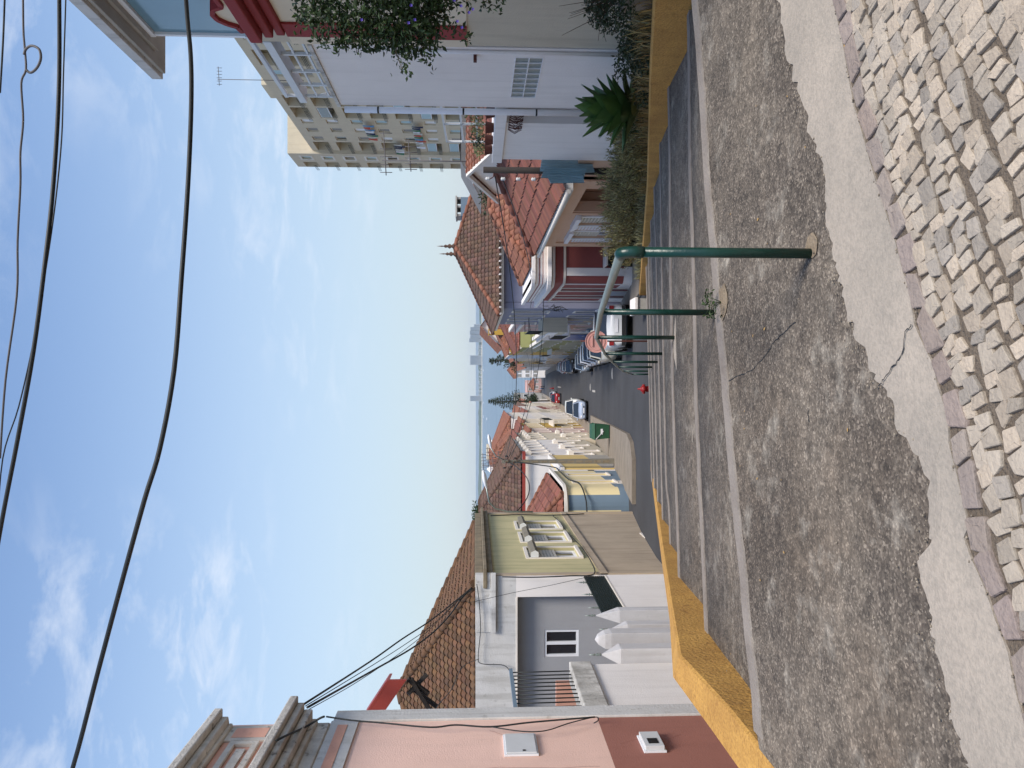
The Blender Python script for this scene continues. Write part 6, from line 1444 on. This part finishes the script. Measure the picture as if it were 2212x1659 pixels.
m = MB(); m.bar((x0 + .02, y0 - .03, zb + .9), (x0 + .5, y0 - .0, zb + .45), .03, .03, 'pvc'); m.build('lifting_bar', q)

# ================================================================== CARS
def car(label, x, y, heading, col, kind='hatch', front=True, L_=4.0, W_=1.72, H_=1.45, group='parked cars along the street'):
    # built nose towards +Y local, at the origin, then placed
    key = 'paint_%02x%02x%02x' % col
    M[key] = mat(key, rgb(*col), 0.28, 0.04, 1, spec=.6)
    q = bpy.data.objects.new('parked_car', None); scn.collection.objects.link(q); q['label'] = label; q['category'] = 'car' if kind != 'van' else 'van'; q['group'] = group
    h = W_ / 2; hb = H_ * .62; gl = .18
    if kind == 'van': prof = [(-L_ / 2, .55, .95), (-L_ / 2 + .05, .55, 1.05), (-L_ * .1, .98, 1.0), (L_ * .25, .98, 1.0), (L_ * .42, .86, .97), (L_ / 2 - .05, .72, .9), (L_ / 2, .5, .8)]
    m = MB(); hoodz = .66 * H_; rz = H_
    st = [(-L_ / 2, .36, .70, .80), (-L_ / 2 + .12, .26, .66 * H_, .97), (-L_ * .3, .20, .68 * H_, 1.0), (0, .20, .67 * H_, 1.0), (L_ * .22, .20, .66 * H_, 1.0), (L_ * .36, .22, .60 * H_, .98), (L_ / 2 - .12, .26, .53 * H_, .93), (L_ / 2, .34, .44 * H_, .76)]
    rows = []
    for (yy_, z0, z1, k) in st:
        w_ = h * k; zm = (z0 + z1) / 2
        rows.append([(-w_ * .86, yy_, z1), (-w_ * .97, yy_, z1 - .07), (-w_, yy_, zm), (-w_ * .95, yy_, z0 + .04), (-w_ * .8, yy_, z0), (w_ * .8, yy_, z0), (w_ * .95, yy_, z0 + .04), (w_, yy_, zm), (w_ * .97, yy_, z1 - .07), (w_ * .86, yy_, z1), (0, yy_, z1 + .03)])
    m.grid(rows, M[key], True, True); m.face(rows[0][::-1], M[key]); m.face(rows[-1], M[key]); m.build('body', q)
    rb = -L_ / 2 + (.25 if kind != 'sedan' else .75); rt = rb + (.35 if kind != 'sedan' else .55); ft = L_ * .08; fb = L_ * .27
    if kind == 'van': rt = rb + .12; ft = L_ * .16; fb = L_ * .30
    z0 = .655 * H_; m = MB(); b = [(-h * .88, rb, z0), (h * .88, rb, z0), (h * .86, fb, z0), (-h * .86, fb, z0)]; t_ = [(-h * .70, rt, rz - .05), (h * .70, rt, rz - .05), (h * .68, ft, rz - .04), (-h * .68, ft, rz - .04)]
    m.hexa([*b, *t_], 'glass'); m.build('windows', q)
    m = MB(); rr_ = []
    for u in (0, .5, 1):
        yv = lerp(rt, ft, u); rr_.append([(-h * .72, yv, rz - .055), (-h * .55, yv, rz - .01), (0, yv, rz + .01), (h * .55, yv, rz - .01), (h * .72, yv, rz - .055)])
    m.grid(rr_, M[key])
    for sx in (-1, 1):
        m.bar((sx * h * .87, rb, z0), (sx * h * .70, rt, rz - .04), .07, .05, M[key]); m.bar((sx * h * .86, fb, z0), (sx * h * .69, ft, rz - .04), .06, .05, M[key]); m.bar((sx * h * .875, (rb + fb) / 2, z0), (sx * h * .71, (rt + ft) / 2, rz - .05), .05, .03, 'black')
    m.build('roof', q)
    for sx in (-1, 1):
        for yy_ in (-L_ * .31, L_ * .32):
            m = MB(); m.lathe([(.20, -.09), (.30, -.09), (.315, -.06), (.315, .06), (.30, .09), (.20, .09)], 'black', (0, 0, 0), 16); wv = m.build('wheel', q); wv.rotation_euler = (0, PI / 2, 0); wv.location = (sx * (h - .10), yy_, .315)
            m = MB(); m.lathe([(.03, -.07), (.19, -.085), (.195, .085), (.03, .07)], 'galv', (0, 0, 0), 12); rmm = m.build('rim', wv); rmm.matrix_parent_inverse = Matrix.Identity(4)
        m = MB(); m.sphere((sx * h * .66, L_ / 2 - .10, .47 * H_), .17, .12, .075, 'pvc'); m.build('headlight', q)
        m = MB(); m.box(sx * h * .80 - .08, sx * h * .80 + .08, -L_ / 2 - .015, -L_ / 2 + .1, .50 * H_, .66 * H_ - .06, 'hydr'); m.build('tail_light', q)
        m = MB(); m.sphere((sx * (h + .05), L_ * .20, .70 * H_), .09, .06, .07, M[key]); m.build('wing_mirror', q)
    m = MB(); m.box(-h * .5, h * .5, L_ / 2 - .02, L_ / 2 + .012, .33 * H_ - .08, .33 * H_ + .04, 'black'); m.build('grille', q)
    for sy in (-1, 1):
        m = MB(); m.box(-.26, .26, *( (-L_ / 2 - .025, -L_ / 2 - .004) if sy < 0 else (L_ / 2 + .014, L_ / 2 + .03)), .40 if sy > 0 else .56, .50 if sy > 0 else .67, 'pvc'); m.build('licence_plate', q)
    m = MB(); m.box(-h * .9, h * .9, -L_ / 2 - .03, -L_ / 2 + .1, .28, .42, 'black'); m.build('bumper', q)
    q.location = (x, y, zs(y)); sl = (zs(y + 1.5) - zs(y - 1.5)) / 3
    q.rotation_euler = (math.atan(sl) if heading == 0 else -math.atan(sl), 0, heading)
    return q
car('white boxy hatchback seen from behind, nearest on the right beside the violet house', 2.25, 31.2, 0, (214, 216, 216), 'hatch', L_=3.9)
car('white and grey small car facing up the hill just beyond the nearest white hatchback', 1.95, 37.2, PI, (178, 174, 160), 'hatch', L_=3.7)
car('silver car with dark windscreen facing uphill, third on the right', 2.05, 43.0, PI, (170, 178, 190), 'hatch')
car('pale silver estate facing uphill, fourth on the right', 2.1, 48.6, PI, (192, 196, 202), 'hatch', H_=1.52)
car('white hatchback facing uphill, fifth on the right', 2.15, 54.5, PI, (220, 220, 222), 'hatch')
car('grey hatchback facing uphill, sixth on the right', 2.2, 60.6, PI, (110, 112, 116), 'hatch')
car('silver blue hatchback facing uphill, seventh on the right before the gap', 1.95, 66.8, PI, (130, 144, 158), 'hatch')
car('black car facing uphill after the gap on the right', 2.15, 93, PI, (30, 32, 36), 'sedan', H_=1.42)
car('silver car just behind the black one on the right', 2.3, 99, PI, (176, 178, 182), 'hatch')
car('small red car behind the black and silver ones on the right', 2.4, 105, PI, (140, 28, 28), 'hatch')
car('white car far down on the right in front of the dark blue one', 2.5, 112, PI, (220, 222, 224), 'hatch')
car('dark blue car farthest down on the right', 2.6, 119, PI, (40, 50, 84), 'hatch')
car('silver sedan facing uphill on the left, nearest to the green bin', -2.55, 75.6, PI, (168, 180, 200), 'sedan', L_=4.5, W_=1.8, H_=1.42)
car('white van facing uphill just behind the silver sedan on the left', -2.5, 82.5, PI, (226, 226, 220), 'van', L_=4.4, W_=1.8, H_=1.85)
car('red van parked far down on the left', -2.6, 140, PI, (150, 24, 26), 'van', L_=4.4, W_=1.8, H_=1.8)
car('silver car beyond the red van on the left', -2.4, 160, PI, (176, 180, 186), 'hatch')
# people far down the street
def person(x, y, label, top, leg, seed=0):
    z = zs(y); q = root('person', (x, y, z), label, 'person', 'people far down the street'); me = bpy.data.meshes.new('body')
    J = {'pel': (0, 0, .95, .15), 'che': (0, 0, 1.3, .17), 'nek': (0, 0, 1.48, .06), 'hed': (0, .01, 1.60, .10), 'crn': (0, .01, 1.68, .085)}
    for s_, n_ in ((-1, 'l'), (1, 'r')):
        J['sh' + n_] = (s_ * .19, 0, 1.40, .07); J['el' + n_] = (s_ * .25, .02, 1.12, .045); J['ha' + n_] = (s_ * .24, .10 * s_, .86, .035)
        J['hi' + n_] = (s_ * .10, 0, .88, .11); J['kn' + n_] = (s_ * .11, .10 * s_, .5, .07); J['an' + n_] = (s_ * .11, .12 * s_ - .05, .08, .045); J['to' + n_] = (s_ * .11, .12 * s_ - .18, .04, .04)
    E = [('pel', 'che'), ('che', 'nek'), ('nek', 'hed'), ('hed', 'crn')] + [e for n_ in 'lr' for e in (('che', 'sh' + n_), ('sh' + n_, 'el' + n_), ('el' + n_, 'ha' + n_), ('pel', 'hi' + n_), ('hi' + n_, 'kn' + n_), ('kn' + n_, 'an' + n_), ('an' + n_, 'to' + n_))]
    K = list(J); me.from_pydata([J[k][:3] for k in K], [(K.index(a), K.index(b)) for a, b in E], []); o = bpy.data.objects.new('body', me); scn.collection.objects.link(o); o.parent = q; o.matrix_parent_inverse = Matrix.Identity(4)
    md = o.modifiers.new('skin', 'SKIN')
    for i, k in enumerate(K): me.skin_vertices[0].data[i].radius = (J[k][3],) * 2
    me.skin_vertices[0].data[0].use_root = True; s2 = o.modifiers.new('sub', 'SUBSURF'); s2.levels = s2.render_levels = 1
    me.materials.append(M['skin'])
    for nm, z0, z1, rx, mt in (('shirt', .92, 1.46, .225, top), ('trousers', .1, .95, .19, leg)):
        m = MB()
        if nm == 'shirt': m.lathe([(.18, .90), (.19, 1.1), (.225, 1.35), (.17, 1.45), (.08, 1.49)], mt, (0, 0, 0), 10)
        else:
            for s_ in (-1, 1): m.tube([(s_ * .10, 0, .96), (s_ * .11, .10 * s_, .5), (s_ * .11, .12 * s_ - .05, .1)], [.135, .095, .07], mt, 8)
        c_ = m.build(nm, q); c_.matrix_parent_inverse = Matrix.Identity(4)
    m = MB(); m.sphere((0, .03, 1.65), .11, .11, .11, 'darkpole'); c_ = m.build('hair', q); c_.matrix_parent_inverse = Matrix.Identity(4)
person(-.9, 262, 'person in dark clothes walking at the far end of the street', 'cloth1', 'cable')
person(-1.6, 270, 'person in a blue top beside the one in dark clothes at the street end', 'cloth2', 'cloth1')
# red and white barrier things on the road far down
for (x, y, lb) in ((-1.0, 178, 'red traffic cone lying far down the middle of the street'), (-2.2, 148, 'red cone beside the red van far down on the left')):
    q = root('traffic_cone', (x, y, zs(y)), lb, 'cone'); m = MB(); m.box(x - .3, x + .3, y - .3, y + .3, zs(y), zs(y) + .06, 'hydr'); m.build('base', q); m = MB(); m.lathe([(.22, .06), (.15, .4), (.05, .95), (.02, .96)], 'hydr', (x, y, zs(y)), 10); m.build('cone', q)

# ================================================================== HAZE
m = MB(); m.box(-6000, 6000, -80, 6200, -41.5, 48, 'strip'); hzb = m.build('haze', kind='stuff', label='thin pale sea haze')
hm = bpy.data.materials.new('haze_air'); hm.use_nodes = True; t = hm.node_tree; t.nodes.clear(); ou = N(t, 'ShaderNodeOutputMaterial'); pv = N(t, 'ShaderNodeVolumePrincipled')
pv.inputs['Color'].default_value = (.86, .92, 1, 1); pv.inputs['Density'].default_value = 0.00006; t.links.new(pv.outputs[0], ou.inputs['Volume'])
hzb.data.materials.clear(); hzb.data.materials.append(hm)

# loose grit and leaves along the joints of the landing
r_ = random.Random(55); m = MB()
for k in range(480):
    t = r_.random(); i = int(r_.random() * 255); kk_ = r_.random()
    if kk_ < .4: p = sa[i] + Vector((r_.gauss(0, .02), abs(r_.gauss(0, .05)), 0))
    elif kk_ < .75: p = ka[i] + Vector((r_.gauss(0, .02), -abs(r_.gauss(0, .02)), 0))
    else: p = Vector((r_.uniform(-2, 2.5), r_.uniform(2.6, 4.9), Z1))
    if kdist(p.x, p.y) < -3 or p.y < 1: continue
    s_ = r_.uniform(.002, .0065); g = r_.uniform(.35, .85); m.t = (g, g * .96, g * .9); m.sphere((p.x, p.y, Z1 + (.012 if kk_ < .75 else .003)), s_, s_ * r_.uniform(.6, 1), s_ * .6, 'sett', 5, 3)
for k in range(26):
    p = Vector((r_.uniform(-2, 2.4), r_.uniform(2.7, 4.8), Z1 + .006)); a = r_.uniform(0, 6.28); L_ = r_.uniform(.012, .028); d = Vector((math.cos(a), math.sin(a), .1)) * L_; q = Vector((-math.sin(a), math.cos(a), 0)) * L_ * .3
    m.t = (1.1, .9, .7); m.face([p, p + d * .5 + q, p + d, p + d * .5 - q], 'drygrass')
m.t = 1; m.build('grit', label='loose grit and dry leaf bits scattered over the landing', cat='grit', kind='stuff')
# hairline cracks and a patched seam on the pink wall
pb = [o for o in bpy.data.objects if o.name == 'pink_building'][0]
m = MB()
for pts in ([(9.9, 2.0), (9.98, 1.2), (9.9, .5), (10.02, -.3), (9.97, -1.1), (10.0, -1.8)], [(11.1, -.2), (10.9, -.45), (10.95, -.8)], [(10.6, -2.0), (10.75, -2.3), (10.7, -2.7), (10.9, -3.0)]):
    r2 = random.Random(len(pts)); P = []
    for a, b in zip(pts, pts[1:]):
        for t in (0, .25, .5, .75): P.append(FL.w(lerp(a[0], b[0], t) + r2.uniform(-.012, .012), lerp(a[1], b[1], t), .003))
    rows = [[p + Vector((0, -.003, 0)) for p in P], [p + Vector((0, .003, 0)) for p in P]]; m.grid(rows, 'brown', False)
m.build('hairline_crack', pb)
